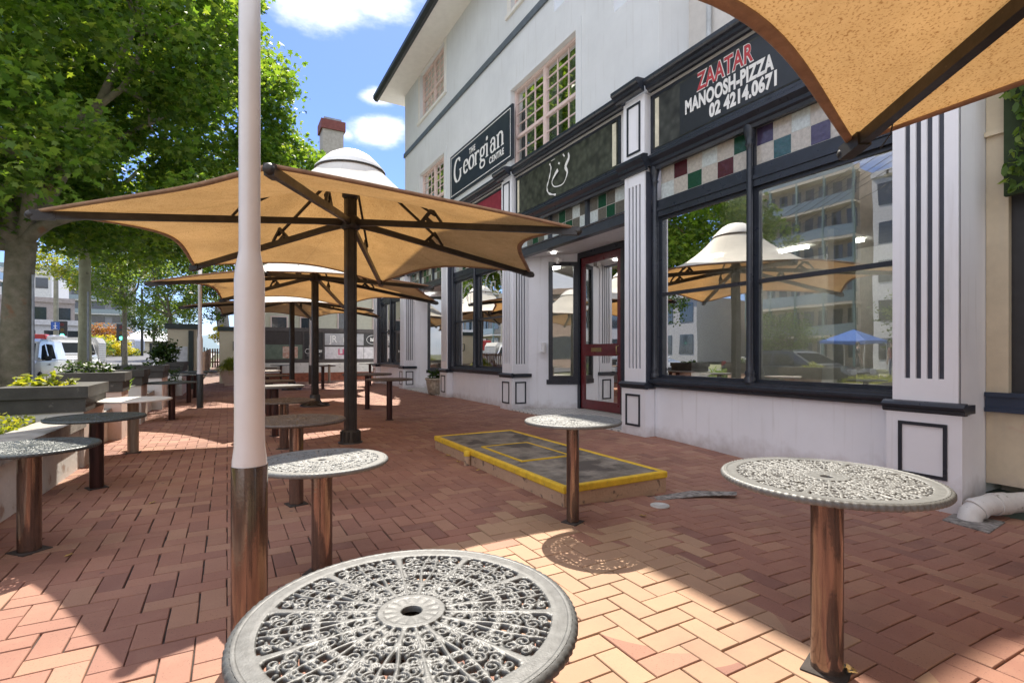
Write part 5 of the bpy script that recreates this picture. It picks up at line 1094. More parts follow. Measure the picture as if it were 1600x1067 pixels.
# ------------------------------------------------------------------ gate pillars, alley fence, potted grass
def pillar(label, x0, x1, y0, y1, h, extra=None):
    T = thing('gate_pillar', label, 'pillar', ((x0+x1)/2, (y0+y1)/2, gz(x0, y0))); w, d = (x1-x0)/2, (y1-y0)/2
    b = MB(); b.box(-w, w, -d, d, -.1, h); b.build('pillar_body', CREAM2, T)
    b = MB(); b.box(-w-.07, w+.07, -d-.07, d+.07, h, h+.17); b.build('dark_cap', mat('dark_green_paint', (.02, .035, .03), .5), T); return T, w, d
T, w_, d_ = pillar('cream gate pillar with a notice board and a dark green downpipe, behind the farthest planter', -1.75, -.90, 20.6, 21.5, 2.05)
b = MB(); b.box(w_-.25, w_-.10, -d_-.10, -d_-.001, -.1, 2.0); b.build('green_downpipe', MATS['dark_green_paint'], T)
b = MB(); b.box(-w_+.02, w_-.28, -d_-.03, -d_-.001, .35, 1.45); nb = b.build('notice_board', mat('notice_white', (.66, .68, .70), .5), T)
b = MB()
for (x, z, s) in ((-.1, 1.25, .05), (-.12, 1.05, .03), (-.05, .92, .03), (-.2, .85, .04), (-.02, .7, .05), (-.2, .62, .03), (-.1, .52, .04), (0, .45, .02)): b.box(x-s, x+s, -d_-.034, -d_-.0301, z-s*.6, z+s*.6)
b.build('notice_print', mat('notice_grey_print', (.25, .25, .27), .6), nb)
T, w_, d_ = pillar('wide cream gate pillar with a dark cap and a small framed sign, left of the hoarding', -.28, 1.45, 24.1, 25.2, 2.15)
b = MB(); frame_rect(b, -.0, .04, -.13, .13, 1.35, 1.72, .03); sg = b.build('framed_sign', mat('sign_frame_dark', (.08, .09, .07), .5), T); sg.rotation_euler = (0, 0, R(90)); sg.location = (-.25, -d_-.041, 0)
def fence():
    T = thing('picket_fence', 'brown timber paling fence along the left side of the alley', 'fence', (-.95, 31, 0))
    b = MB(); y = -9
    while y < 9:
        z = gz(-.95, 31+y); b.box(-.02, .0, y, y+.10, z+.05, z+1.25); y += .17
    b.build('palings', mat('brown_timber', (.20, .11, .07), .8, var=.25, scale=6), T)
    b = MB(); b.box(-.06, -.0201, -9, 9, .5, .58); b.box(-.06, -.0201, -9, 9, 1.1, 1.18); b.build('rails', mat('brown_timber2', (.15, .08, .05), .8), T)
    for k in range(5): o = MB().box(-.12, -.0605, -9+4.4*k, -8.88+4.4*k, -.1, 1.55).build('post', mat('green_fence_post', (.03, .05, .04), .6), T)
    T = thing('picket_fence', 'brown timber gate and paling fence closing the far end of the alley', 'fence', (-.3, 40, 0))
    b = MB(); z = gz(0, 40)
    for k in range(14): b.box(-.6+k*.14, -.51+k*.14, -.02, 0, z, z+1.25)
    b.build('palings', MATS['brown_timber'], T); b = MB(); b.box(-.65, 1.4, .001, .04, z+.3, z+.38); b.box(-.65, 1.4, .001, .04, z+.95, z+1.03); b.build('rails', MATS['brown_timber2'], T)
fence()
sheet('alley_paving', [-.93, .0, 1.4], [24.01, 26, 30, 36, 40, 60], .004, mat('alley_bricks', (.26, .17, .14), .9, var=.2, scale=8))
o = MB().box(1.42, 1.62, 25.3, 42, -.1, 2.3).build('alley_wall', CREAM2); tag(o, 'cream wall along the right side of the alley', 'wall')
def pot(name, label, x, y, prof, m, n=28, sq=False):
    T = thing(name, label, 'plant pot', (x, y, gz(x, y))); b = MB()
    if sq: 
        for i in range(len(prof)-1):
            pass
        b.lathe(prof, n=4, smooth=False)
    else: b.lathe(prof, n=n, mod=lambda k: 1+.015*(k % 2))
    b.build('pot_body', m, T); MB().lathe([(prof[-1][0]*.93, prof[-1][1]-.04), (.001, prof[-1][1]-.035)], n=n if not sq else 4).build('pot_soil', SOIL, T); return T
pot('plant_pot', 'pink square tapered pot holding the tufted grass by the wide gate pillar', .12, 22.3, [(.30, 0), (.30, .1), (.34, .1), (.52, .52), (.55, .52), (.55, .58), (.46, .58), (.46, .5)], PPK, sq=True).rotation_euler = (0, 0, R(45))
def tuft(x, y, z, label, n=1100, r=.75, seed=3):
    g = np.random.default_rng(seed); T = thing('tufted_grass', label, 'plant', (x, y, z)); b = MB(); vs, fs = [], []
    for k in range(n):
        a = g.uniform(0, 2*math.pi); rr = r*g.uniform(.2, 1); h = .75*g.uniform(.6, 1.1); wd = .012
        e = np.array((math.cos(a), math.sin(a), 0)); s = np.array((-math.sin(a), math.cos(a), 0))*wd
        p = [e*rr*t + np.array((0, 0, h*(1.9*t-1.55*t*t*(.6+rr)))) for t in (0, .35, .7, 1)]; i0 = len(vs)
        for i, q in enumerate(p): q2 = s*(1-i/3.2); vs += [tuple(q-q2), tuple(q+q2)]
        fs += [(i0, i0+1, i0+3, i0+2), (i0+2, i0+3, i0+5, i0+4), (i0+4, i0+5, i0+7, i0+6)]
    b.add(vs, fs); b.build('blades', LEAF_YEL, T)
tuft(.12, 22.3, .5, 'tufted arching grass spilling from the pink square pot')
POTM = mat('relief_stone_pot', (.46, .42, .34), .85, var=.25, scale=14, bump=.8, bscale=22)
pot('plant_pot', 'round stone relief pot with a leafy plant at the second shop entry', 5.35, 13.95, [(.22, .0), (.30, .03), (.36, .3), (.37, .42), (.40, .43), (.40, .48), (.36, .48), (.34, .42)], POTM)
bush('shrub', 'dark leafy plant growing in the round stone pot at the second entry', 'shrub', 5.35, 13.95, .42, [(0, 0, .16, .3, .3, .2)], 330, .12, LEAF_DARK, seed=31)
pot('plant_pot', 'second stone pot half hidden behind the fluted pilaster at the second entry', 5.75, 13.50, [(.2, .0), (.26, .03), (.32, .3), (.34, .42), (.36, .43), (.36, .48), (.32, .48), (.3, .42)], POTM)
bush('shrub', 'upright leafy plant in the half hidden pot beside the fluted pilaster', 'shrub', 5.75, 13.5, .42, [(0, 0, .25, .25, .25, .33)], 330, .12, LEAF_DARK, seed=32)
# ------------------------------------------------------------------ hoarding with shop boards
def hoarding():
    T = thing('hoarding', 'dark framed hoarding on a white and brick base carrying shop advertisement boards', 'hoarding', (3.5, 24.0, 0))
    DK = mat('hoarding_dark_brown', (.045, .038, .036), .5, var=.1); y = 0
    b = MB(); b.box(-2.2, 4.0, y, y+.1, .85, 2.30); b.build('dark_panel', DK, T)
    b = MB(); b.box(-2.2, 4.0, y-.03, y-.001, 2.18, 2.34); b.box(-2.2, 4.0, y-.03, y-.001, .82, .96)
    for x in (-2.2, -.62, .22, 3.9): b.box(x, x+.06, y-.028, y-.001, .961, 2.179)
    b.box(.281, 3.899, y-.026, y-.001, 1.54, 1.58); b.build('frame', mat('hoarding_frame', (.075, .065, .062), .5), T)
    b = MB(); b.box(-2.2, 4.0, y-.02, y+.1, .38, .819); b.build('white_band', PWH, T)
    b = MB(); b.box(-2.2, 4.0, y-.05, y+.12, -.1, .379); b.build('brick_base', mat('red_brick_base', (.28, .09, .05), .85, var=.2, scale=9), T)
    LG = mat('board_light_grey', (.42, .42, .43), .5); WB = mat('board_white', (.66, .64, .66), .5); GR = mat('board_green', (.13, .17, .13), .5); BL = mat('board_black', (.03, .03, .032), .4); PH = mat('board_photo', (.62, .55, .45), .5, col2=(.4, .1, .06), scale=9)
    def board(x0, x1, z0, z1, m, nm='advert_board'): return MB().box(x0, x1, y-.024, y-.0005, z0, z1).build(nm, m, T)
    pk = mat('pink_print', (.62, .12, .22), .5); gy = mat('grey_print', (.22, .22, .23), .5)
    a = board(.30, 2.0, 1.60, 2.12, LG); letters(a, 'JR', .42, .72, 1.87, VINYLW, y-.026, name='print', face='s') if 0 else None
    def txt(p, s, size, x, z, m, bold=0, sx=1): return letters(p, s, size, x, y-.0265, m, 0, bold, sx, 'print', face='s') if 0 else _txt(p, s, size, x, z, m, bold, sx)
    def _txt(p, s, size, x, z, m, bold, sx):
        me = text_mesh(s, size, bold, sx, .001); me.materials.clear(); me.materials.append(m); o = bpy.data.objects.new('print', me); C.objects.link(o); o.parent = p
        o.matrix_local = Matrix.Translation((x, y-.028, z)) @ Matrix.Rotation(R(90), 4, 'X'); return o
    txt(a, 'JR', .44, .66, 1.86, VINYLW, .004, .8); txt(a, 'ROSE', .30, 1.40, 1.82, VINYLW, 0, .9)
    a = board(.30, 2.0, .98, 1.52, WB); txt(a, 'LBL', .36, 1.15, 1.28, pk, .012, 1.05); txt(a, 'fashion', .11, 1.2, 1.18, gy); 
    o = MB().box(.8, 1.5, y-.0262, y-.0245, 1.06, 1.068).build('print', gy, a)
    a = board(2.02, 3.85, 1.60, 2.12, BL); txt(a, 'hh', .22, 2.42, 1.86, VINYLW, .012)
    b = MB(); b.tube([(2.42+.28*math.cos(R(k*12)), y-.027, 1.86+.2*math.sin(R(k*12))) for k in range(31)], .012, n=4); b.build('print', VINYLW, a); o = MB().box(2.9, 3.6, y-.0262, y-.0245, 1.92, 1.94).build('print', VINYLW, a); o = MB().box(2.9, 3.5, y-.0262, y-.0245, 1.78, 1.80).build('print', VINYLW, a)
    a = board(2.02, 3.85, .98, 1.52, WB); txt(a, 'SOHO BE', .2, 3.0, 1.25, gy)
    a = board(-2.1, -.63, .98, 1.60, GR); o = MB().box(-1.42, -.82, y-.0262, y-.0245, 1.02, 1.52).build('print', PH, a)
    a = board(-.55, .2, .98, 2.1, BL); txt(a, 'BRIGH', .15, -.0, 1.32, VINYLW, .006, .85); o = MB().box(-.45, .1, y-.0262, y-.0245, 1.13, 1.14).build('print', VINYLW, a)
    b = MB(); b.tube([(-.42+.1*math.cos(R(k*15)), y-.027, 1.32+.1*math.sin(R(k*15))) for k in range(25)], .01, n=4); b.build('print', VINYLW, a)
hoarding()
def back_building():
    T = thing('beige_building', 'beige rendered building with small windows and a tall chimney behind the hoarding', 'building', (6, 29, 0))
    b = MB(); b.box(-4.4, 4, 0, 8, -.1, 6.2); b.build('wall', mat('beige_back_wall', (.56, .53, .42), .85, var=.05), T)
    b = MB(); b.box(-4.6, 4.2, -.2, 8.2, 6.2, 6.4); b.build('roof', mat('dark_roof_edge', (.06, .06, .06), .7), T)
    for (x0, x1, z0, z1) in ((-4.0, -3.3, 1.6, 3.1), (-2.6, -2.2, 1.8, 3.1), (-.7, -.3, 1.5, 4.2), (1.2, 1.7, 2.4, 4.4)):
        w_ = MB().box(x0, x1, -.03, -.001, z0, z1).build('window', DGLASS, T); f = MB(); 
        for (p, q, s, t) in ((x0-.06, x0, z0-.06, z1+.06), (x1, x1+.06, z0-.06, z1+.06), (x0, x1, z1, z1+.06), (x0, x1, z0-.06, z0)): f.box(p, q, -.06, -.0005, s, t)
        f.build('window_frame', PINKF, w_)
    c = MB(); c.box(-1.05, .15, 3.0, 4.2, 6.4, 14.6); ch = c.build('chimney', mat('chimney_render', (.42, .38, .33), .9, var=.12), T)
    c = MB(); c.box(-1.15, .25, 2.9, 4.3, 14.6, 15.15); c.build('maroon_band', mat('maroon_band', (.20, .06, .05), .8), ch); c = MB(); c.box(-.95, .05, 3.1, 4.1, 15.15, 15.35); c.build('chimney_top', mat('lead_grey', (.3, .32, .34), .6), ch)
back_building()
# ------------------------------------------------------------------ vehicles
CARW = mat('white_car_paint', (.66, .67, .68), .25, var=.02, coat=.8); CARG = mat('dark_car_paint', (.06, .07, .08), .25, var=.05, coat=.8)
TYRE = mat('tyre_rubber', (.02, .02, .02), .85); RIM = mat('alloy_rim', (.4, .4, .42), .3, .8); CGL = mat('car_glass', (.03, .035, .04), .5, var=.1, spec=0.0); TRIM = mat('black_plastic', (.03, .03, .03), .6)
LAMPR = mat('tail_lamp_red', (.35, .02, .02), .2); LAMPW = mat('headlamp_glass', (.6, .62, .65), .1); TRAY = mat('tray_aluminium', (.62, .62, .62), .4, .3, var=.08)
def vehicle(name, label, x, y, rz, body, gh, wins, L_, Wd, paint, wheel_x, wr=.33, canopy=None, extras=None, z=None):
    # x runs from the nose (0) to the tail (L); profile points are (x, z)
    T = thing(name, label, 'vehicle', (x, y, (gz(x, y)-.12) if z is None else z), rz, 'vehicles parked along the street')
    h = Wd/2; b = MB()
    def shell(prof, w0, w1, zt):     # side profile swept across the width, narrowing towards the roof
        n = len(prof); rows = []
        for f in (-1, -.93, .93, 1):
            rows.append([(px-L_/2, f*(w0+(w1-w0)*max(0, min(1, (pz-zt)/(max(p[1] for p in prof)-zt+1e-6)))) if abs(f) == 1 else f*(w0+(w1-w0)*max(0, min(1, (pz-zt)/(max(p[1] for p in prof)-zt+1e-6)))), pz+(0 if abs(f) == 1 else .03)) for px, pz in prof])
        vs = [p for r in rows for p in r]; fs = [tuple(range(n))[::-1], tuple(range(3*n, 4*n))]
        for r in range(3): fs += [(r*n+i, r*n+(i+1) % n, (r+1)*n+(i+1) % n, (r+1)*n+i) for i in range(n)]
        b.add(vs, fs)
    shell(body, h, h*.97, .6)
    if gh: shell(gh, h*.96, h*.80, min(p[1] for p in gh))
    bo = b.build('body', paint, T)
    mod = bo.modifiers.new('soft', 'BEVEL'); mod.width = .025; mod.segments = 2; mod.limit_method = 'ANGLE'; mod.angle_limit = R(35)
    zt0 = min(p[1] for p in gh) if gh else .9; zt1 = max(p[1] for p in gh) if gh else 1.6
    def hw(zz): return h*.96+(h*.80-h*.96)*(zz-zt0)/(zt1-zt0)
    for s in (-1, 1):
        for wpts in wins:
            w_ = MB(); n = len(wpts); vs = [(px-L_/2, s*(hw(pz)+.004), pz) for px, pz in wpts]+[(px-L_/2, s*(hw(pz)-.02), pz) for px, pz in wpts]
            w_.add(vs, [tuple(range(n)), tuple(range(n, 2*n))[::-1]]+[(i, (i+1) % n, n+(i+1) % n, n+i) for i in range(n)]); w_.build('side_window', CGL, T)
        m = MB(); mx = wins[0][0][0]-L_/2+.12 if wins else 0; m.blob((mx, s*(h+.10), zt0+.08), .11, .55, 1.1, .8, seg=6); m.bar((mx, s*h*.95, zt0+.03), (mx, s*(h+.08), zt0+.07), .04, .04); m.build('wing_mirror', TRIM, T)
        for wx in wheel_x:
            w_ = MB(); w_.lathe([(.01, 0), (wr*.62, 0), (wr*.64, -.02), (wr*.93, -.03), (wr, .01), (wr, .19), (wr*.9, .22), (.01, .22)], n=28)
            for i_, v in enumerate(w_.v): w_.v[i_] = (v[0]+wx-L_/2, s*(h+.012-v[2]), v[1]+wr)
            wo = w_.build('wheel', TYRE, T)
            r_ = MB(); r_.lathe([(.01, .0), (.07, -.012), (wr*.58, -.004), (wr*.62, .0)], n=20)
            for i_, v in enumerate(r_.v): r_.v[i_] = (v[0]+wx-L_/2, s*(h+.018-v[2]), v[1]+wr)
            r_.build('rim', RIM, wo)
            a = MB(); a.tube([(wx-L_/2+(wr+.05)*math.cos(R(q)), s*(h+.004), wr+(wr+.05)*math.sin(R(q))) for q in range(0, 181, 15)], .022, n=5); a.build('wheel_arch', TRIM, T)
        MB().bbox(-L_/2-.012, -L_/2+.14, s*h*.62-.17, s*h*.62+.17, .66, .83, .03).build('headlamp', LAMPW, T)
        MB().bbox(L_/2-.10, L_/2+.012, s*h*.86-.08, s*h*.86+.08, .72, 1.05, .02).build('tail_lamp', LAMPR, T)
        d = MB(); 
        for q in (wins[0][-1][0], ): d.bbox(q-L_/2-.1, q-L_/2+.06, s*(h+.001)-.012, s*(h+.001)+.012, zt0-.16, zt0-.12, .005)
        d.build('door_handle', TRIM, T)
    if gh:   # windscreen and rear window
        tops = sorted(gh, key=lambda p: p[0]); f0, f1 = tops[0], [p for p in tops if p[1] > zt0+.2][0]
        w_ = MB(); k0, k1 = .14, .9; A = (f0[0]+(f1[0]-f0[0])*k0-L_/2-.012, f0[1]+(f1[1]-f0[1])*k0+.012); B2 = (f0[0]+(f1[0]-f0[0])*k1-L_/2-.012, f0[1]+(f1[1]-f0[1])*k1+.012)
        w_.add([(A[0], -hw(A[1])*.9, A[1]+.02), (A[0], hw(A[1])*.9, A[1]+.02), (B2[0], hw(B2[1])*.88, B2[1]+.02), (B2[0], -hw(B2[1])*.88, B2[1]+.02)], [(0, 1, 2, 3)]); w_.build('windscreen', CGL, T)
        r0, r1 = tops[-1], [p for p in tops if p[1] > zt0+.2][-1]
        w_ = MB(); A = (r0[0]+(r1[0]-r0[0])*.15-L_/2+.012, r0[1]+(r1[1]-r0[1])*.15); B2 = (r0[0]+(r1[0]-r0[0])*.85-L_/2+.012, r0[1]+(r1[1]-r0[1])*.85)
        w_.add([(A[0], -h*.7, A[1]), (A[0], h*.7, A[1]), (B2[0], h*.64, B2[1]), (B2[0], -h*.64, B2[1])], [(0, 1, 2, 3)]); w_.build('rear_window', CGL, T)
    g = MB(); g.bbox(-L_/2-.014, -L_/2+.05, -h*.4, h*.4, .50, .72, .02); g.build('grille', TRIM, T)
    for e_ in (-L_/2-.016, L_/2-.0): MB().box(e_, e_+.016, -.19, .19, .42, .53).build('number_plate', mat('plate_cream', (.6, .58, .4), .5), T)
    if canopy:
        x0, x1, z0, z1 = canopy; c = MB(); hh = h*1.0
        c.prism([(-hh, z0), (hh, z0), (hh, z1-.25), (hh*.86, z1), (-hh*.86, z1), (-hh, z1-.25)], x0-L_/2, x1-L_/2, 'x'); co = c.build('canopy', TRAY, T)
        c = MB(); n = 9
        for k in range(n): z = z0+.06+(z1-.3-z0-.06)*k/(n-1); c.box(x1-L_/2+.001, x1-L_/2+.012, -hh*.95, hh*.95, z, z+.03); 
        for s in (-1, 1):
            for k in range(n): z = z0+.06+(z1-.3-z0-.06)*k/(n-1); c.box(x0-L_/2+.1, x1-L_/2-.05, min(s*hh, s*(hh+.012)), max(s*hh, s*(hh+.012)), z, z+.03)
        c.build('slats', mat('tray_rail', (.35, .35, .34), .5), co)
    return T
VANB = [(0, .30), (0, .80), (.12, .92), (.75, 1.08), (4.30, 1.08), (4.38, .9), (4.38, .30), (3.98, .30), (3.93, .52), (3.78, .68), (3.58, .73), (3.38, .68), (3.23, .52), (3.18, .30), (1.25, .30), (1.20, .52), (1.05, .68), (.85, .73), (.65, .68), (.5, .52), (.45, .30)]
VANG = [(.72, 1.09), (1.45, 1.72), (1.75, 1.82), (4.15, 1.80), (4.33, 1.09)]
VANW = [[(1.15, 1.14), (1.6, 1.60), (1.95, 1.66), (1.95, 1.14)], [(2.10, 1.14), (2.10, 1.67), (2.85, 1.66), (2.90, 1.14)]]
vehicle('van', 'small white delivery van parked just right of the big tree trunk', -6.35, 24.0, R(90), VANB, VANG, VANW, 4.38, 1.75, CARW, (.85, 3.58), .31)
vehicle('van', 'white van mostly hidden behind the big tree trunk at the left edge', -6.35, 18.6, R(90), VANB, VANG, VANW, 4.38, 1.75, CARW, (.85, 3.58), .31)
UTB = [(0, .42), (0, .95), (.15, 1.03), (1.25, 1.14), (5.2, 1.14), (5.2, .50), (4.55, .50), (4.50, .66), (4.3, .82), (4.1, .86), (3.9, .82), (3.7, .66), (3.65, .50), (1.45, .42), (1.40, .62), (1.2, .80), (1.0, .85), (.8, .80), (.6, .62), (.55, .42)]
UTG = [(1.15, 1.15), (1.85, 1.74), (2.1, 1.80), (3.35, 1.78), (3.6, 1.15)]
UTW = [[(1.55, 1.20), (1.98, 1.64), (2.40, 1.67), (2.40, 1.20)], [(2.50, 1.20), (2.50, 1.67), (3.15, 1.66), (3.3, 1.20)]]
vehicle('utility_truck', 'white twin cab utility with a slatted metal canopy on its tray, parked behind the van', -6.4, 30.6, R(90), UTB, UTG, UTW, 5.2, 1.85, CARW, (1.0, 4.1), .38, canopy=(3.62, 5.35, .72, 2.0))
vehicle('utility_truck', 'distant white utility with a box canopy driving on the road', -11.6, 80, R(60), UTB, UTG, UTW, 5.2, 1.85, CARW, (1.0, 4.1), .38, canopy=(3.62, 5.35, .72, 2.1), z=gz(-11, 80)-.12)
SDB = [(0, .28), (0, .66), (.2, .76), (1.2, .90), (4.45, .92), (4.6, .8), (4.6, .28), (4.15, .28), (4.1, .48), (3.95, .64), (3.75, .69), (3.55, .64), (3.4, .48), (3.35, .28), (1.3, .28), (1.25, .48), (1.1, .64), (.9, .69), (.7, .64), (.55, .48), (.5, .28)]
SDG = [(1.1, .91), (1.85, 1.34), (2.2, 1.43), (3.3, 1.42), (4.2, .93)]
SDW = [[(1.6, .95), (2.0, 1.28), (2.45, 1.34), (2.45, .95)], [(2.55, .95), (2.55, 1.34), (3.2, 1.33), (3.75, .97)]]
vehicle('car', 'dark grey sedan parked across the kerb, seen reflected in the large shop window', -6.5, 10.9, R(90), SDB, SDG, SDW, 4.6, 1.8, CARG, (.9, 3.75), .32)
def red_white():
    T = thing('roadside_box', 'red and white rounded box standing behind the van roof', 'box', (*P(68, 34)[:2], 0)); 
    b = MB(); b.bbox(-.9, .2, -.5, .5, 1.55, 2.5, .06); b.build('red_part', mat('signal_red', (.5, .04, .04), .4), T); b = MB(); b.bbox(.2, 1.2, -.5, .5, 1.55, 2.45, .2); b.build('white_part', CARW, T)
    b = MB(); b.box(-.8, 1.0, -.4, .4, .0, 1.55); b.build('cabinet_base', TRAY, T)
red_white()
# ------------------------------------------------------------------ poles, lights, signs in the street
def pole(name, label, x, y, h, r, m, cat='pole', group='poles along the street'):
    T = thing(name, label, cat, (x, y, gz(x, y)), 0, group); MB().lathe([(r*1.05, -.1), (r, h*.5), (r*.85, h)], n=14).build('pole_shaft', m, T); return T
GAL = mat('galvanised_steel', (.36, .38, .40), .5, .5)
T = pole('sign_pole', 'slim grey steel pole against the van door', *P(51.5, 13.6)[:2], 3.3, .035, GAL)
T = pole('sign_pole', 'slim grey steel pole beside the twin cab door', *P(137.5, 19.0)[:2], 3.5, .035, GAL)
T = pole('power_pole', 'timber power pole standing between the two tree trunks, with a small blue sign', *P(87.5, 42)[:2], 8.5, .17, POLEW)
b = MB(); b.bbox(-.27, .27, -.22, -.18, 2.55, 3.2, .05); sb = b.build('blue_sign', mat('parking_blue', (.04, .12, .45), .4), T)
b = MB(); b.box(-.12, .12, -.226, -.2205, 2.84, 2.88); b.box(-.03, .03, -.2262, -.2207, 2.65, 2.98); b.box(-.14, .14, -.2264, -.2209, 2.62, 2.66); b.blob((0, -.222, 3.07), .045, 1, .05, 1, seg=6); b.build('sign_symbol', VINYLW, sb)
def traffic_light(label, u, t, zc):
    x, y, _ = P(u, t); z = gz(x, y); T = thing('traffic_light', label, 'traffic light', (x, y, z), 0, 'traffic lights at the junction')
    MB().lathe([(.06, -.1), (.06, zc-z+.3)], n=12).build('pole_shaft', TRIM, T)
    s = t/34; b = MB(); b.bbox(-.26*s, .26*s, -.2, .0, zc-z-.55*s, zc-z+.6*s, .03); hd = b.build('signal_head', TRIM, T)
    for k, (c_, e_) in enumerate((((.10, .01, .01), 0), ((.10, .06, .01), 0), ((.1, 1, .6), 2.2))):
        q = MB(); q.lathe([(.001, 0), (.11*s, .0), (.11*s, .02)], n=16); q.v = [(a, -.205-c2, b_+zc-z+(.36-.36*k)*s) for (a, b_, c2) in q.v]; q.build('lens', emit('lens_green', c_, e_) if e_ else mat('dead_lens_%d' % k, c_, .3), hd)
traffic_light('traffic light showing green between the power pole and the pale trunk', 98, 46, 3.35)
traffic_light('farther traffic light showing green beside the balcony building', 190, 58, 3.6)
pole('lamp_pole', 'thin dark lamp pole beyond the distant utility', *P(222, 62)[:2], 8, .14, TRIM)
def flag():
    T = thing('feather_banner', 'pale tilted printed banner above the alley', 'banner', (*P(347, 33)[:2], 0)); b = MB(); b.bar((0, 0, 0), (-.35, 0, 4.6), .04, .04); b.build('banner_pole', TRIM, T)
    b = MB(); b.prism([(-.25, 2.7), (.45, 2.7), (.30, 4.2), (-.45, 4.4)], -.02, .0, 'y'); f = b.build('banner_cloth', mat('banner_cloth', (.62, .62, .66), .8, var=.08, scale=6), T)
    b = MB(); 
    for k in range(9): b.box(-.15-.02*k, .28-.02*k, -.024, -.0205, 2.85+.15*k, 2.92+.15*k)
    b.build('banner_print', mat('banner_print_grey', (.3, .3, .34), .7), f)
flag()
# ------------------------------------------------------------------ far buildings and bushes
def block(name, label, x, y, rz, W_, D_, floors, fh, wallm, balcony=True, base=None, n=5, glass=DGLASS, slabm=None, recess=1.2, group=None):
    z = gz(x, y)-.2 if base is None else base; T = thing(name, label, 'building', (x, y, z), rz, group)
    H_ = floors*fh; w = W_/2; b = MB(); b.box(-w, w, 0, D_, 0, H_); b.box(-w, w, -.01-.25, -.0, H_-.001, H_+.5); b.build('wall', wallm, T)
    for f in range(floors):
        zb = f*fh
        if balcony:
            s = MB(); s.box(-w-.1, w+.1, -recess, -.001, zb+fh-.22, zb+fh); so_ = s.build('balcony_slab', slabm or wallm, T)
            if f > 0 or True: g = MB(); g.box(-w, w, -recess+.02, -recess+.05, zb+fh+.05, zb+fh+1.0); g.build('balcony_rail', mat('balustrade_glass', (.18, .24, .26), .15, spec=.8), so_)
        for k in range(n):
            cx = -w+W_*(k+.5)/n; ww = W_/n*.32
            wi = MB(); wi.box(cx-ww, cx+ww, -.04, -.002, zb+(.15 if balcony and k % 2 else .9), zb+fh-.55); wi.build('window', glass, T)
    pc = MB()
    if balcony:
        for k in range(0, n+1, 2): cx = -w+W_*k/n; pc.box(cx-.09, cx+.09, -recess-.001, -recess+.25, 0, H_)
        for k, part in enumerate([pc]): part.build('columns', mat('teal_column', (.12, .20, .20), .6) if slabm else wallm, T)
    return T
GREYB = mat('grey_apartment_wall', (.30, .30, .31), .8); SLABW = mat('white_slab_edge', (.60, .60, .58), .7); BRKB = mat('tan_brick_apartment', (.42, .34, .26), .9, var=.15, scale=3); WHB = mat('white_apartment_wall', (.62, .62, .62), .8)
block('apartment_building', 'grey apartment building with white balconies far down the street', -31.5, 150, R(0), 22, 12, 6, 3.1, GREYB, True, slabm=SLABW, n=6)
block('apartment_building', 'pale apartment building partly hidden by the two near trunks', -31, 105, R(0), 14, 10, 4, 3.1, WHB, False, n=6)
T = block('grey_pink_building', 'grey and pink office building seen left of the pale trunk', *P(60, 55)[:2], R(20), 6.0, 6, 2, 3.0, mat('dusty_pink_wall', (.33, .29, .27), .85), False, n=3)
block('white_low_building', 'low white building behind the van roof', *P(62, 50)[:2], R(15), 7, 4, 1, 3.4, WHB, False, n=4)
# opposite side of the street: these show in the shop window reflections
block('apartment_building', 'tan brick apartment block with curved looking balconies, reflected in the large window', -40, 31, R(90), 11, 12, 6, 3.05, BRKB, True, slabm=mat('cream_slab', (.56, .50, .40), .8), n=8)
block('apartment_building', 'white apartment block beside the tan one, reflected in the large window', -38, 18.5, R(90), 10, 12, 5, 3.3, WHB, False, n=4)
block('apartment_building', 'low grey shop block across the street, reflected in the windows', -34, 48, R(90), 18, 10, 2, 3.6, GREYB, False, n=6)
block('apartment_building', 'low brown shop block at the near end across the street', -36, 3, R(90), 18, 10, 2, 3.4, mat('brown_shop_wall', (.22, .18, .15), .9), False, n=5)
block('apartment_building', 'long cream shop block far along the opposite side, reflected in the cafe window', -27, 82, R(90), 20, 10, 3, 3.3, mat('cream_shop_wall', (.46, .42, .34), .85), True, slabm=SLABW, n=6)
block('apartment_building', 'brown brick shop block closing the street behind the viewer, reflected in the entry side window', -3, -26, R(180), 34, 8, 2, 3.6, mat('street_end_wall', (.30, .22, .17), .9, var=.15, scale=2), False, n=9)
def house():
    x, y, _ = P(228, 88); z = gz(x, y); T = thing('house', 'low house with a white roof beyond the distant utility', 'house', (x, y, z), R(0)); b = MB(); b.box(-3.5, 4.5, 0, 8, -.2, 2.2); b.build('wall', CREAM2, T)
    b = MB(); b.add([(-4.2, -.8, 2.0), (5.6, -.8, 2.0), (5.6, 8.8, 2.0), (-4.2, 8.8, 2.0), (-1.5, 4, 3.9), (2.2, 4, 3.9)], [(0, 1, 5, 4), (1, 2, 5), (2, 3, 4, 5), (3, 0, 4), (0, 3, 2, 1)]); b.build('roof', mat('white_metal_roof', (.66, .66, .66), .5), T)
    MB().box(.5, 3.5, -.05, -.01, .1, 1.7).build('garage_door', TRIM, T)
house()
g_ = 'garden shrubs at the far junction'
x, y, _ = P(170, 60); bush('shrub', 'golden yellow shrub at the far junction', 'shrub', x, y, 1.0, [(0, 0, 1.3, 1.9, 1.5, 1.2), (1.3, -.3, .9, 1.4, 1.2, .9)], 2200, .22, LEAF_LIME, group=g_, seed=41)
x, y, _ = P(168, 66); bush('shrub', 'russet red shrub rising behind the golden one', 'shrub', x, y, 1.4, [(0, 0, 2.5, 2.7, 1.5, 1.3)], 2000, .24, LEAF_RED, group=g_, seed=42)
x, y, _ = P(140, 55); bush('shrub', 'olive green shrub left of the golden one', 'shrub', x, y, .8, [(0, 0, 1.2, 2.4, 1.5, 1.4)], 1800, .22, LEAF_MID, group=g_, seed=43)
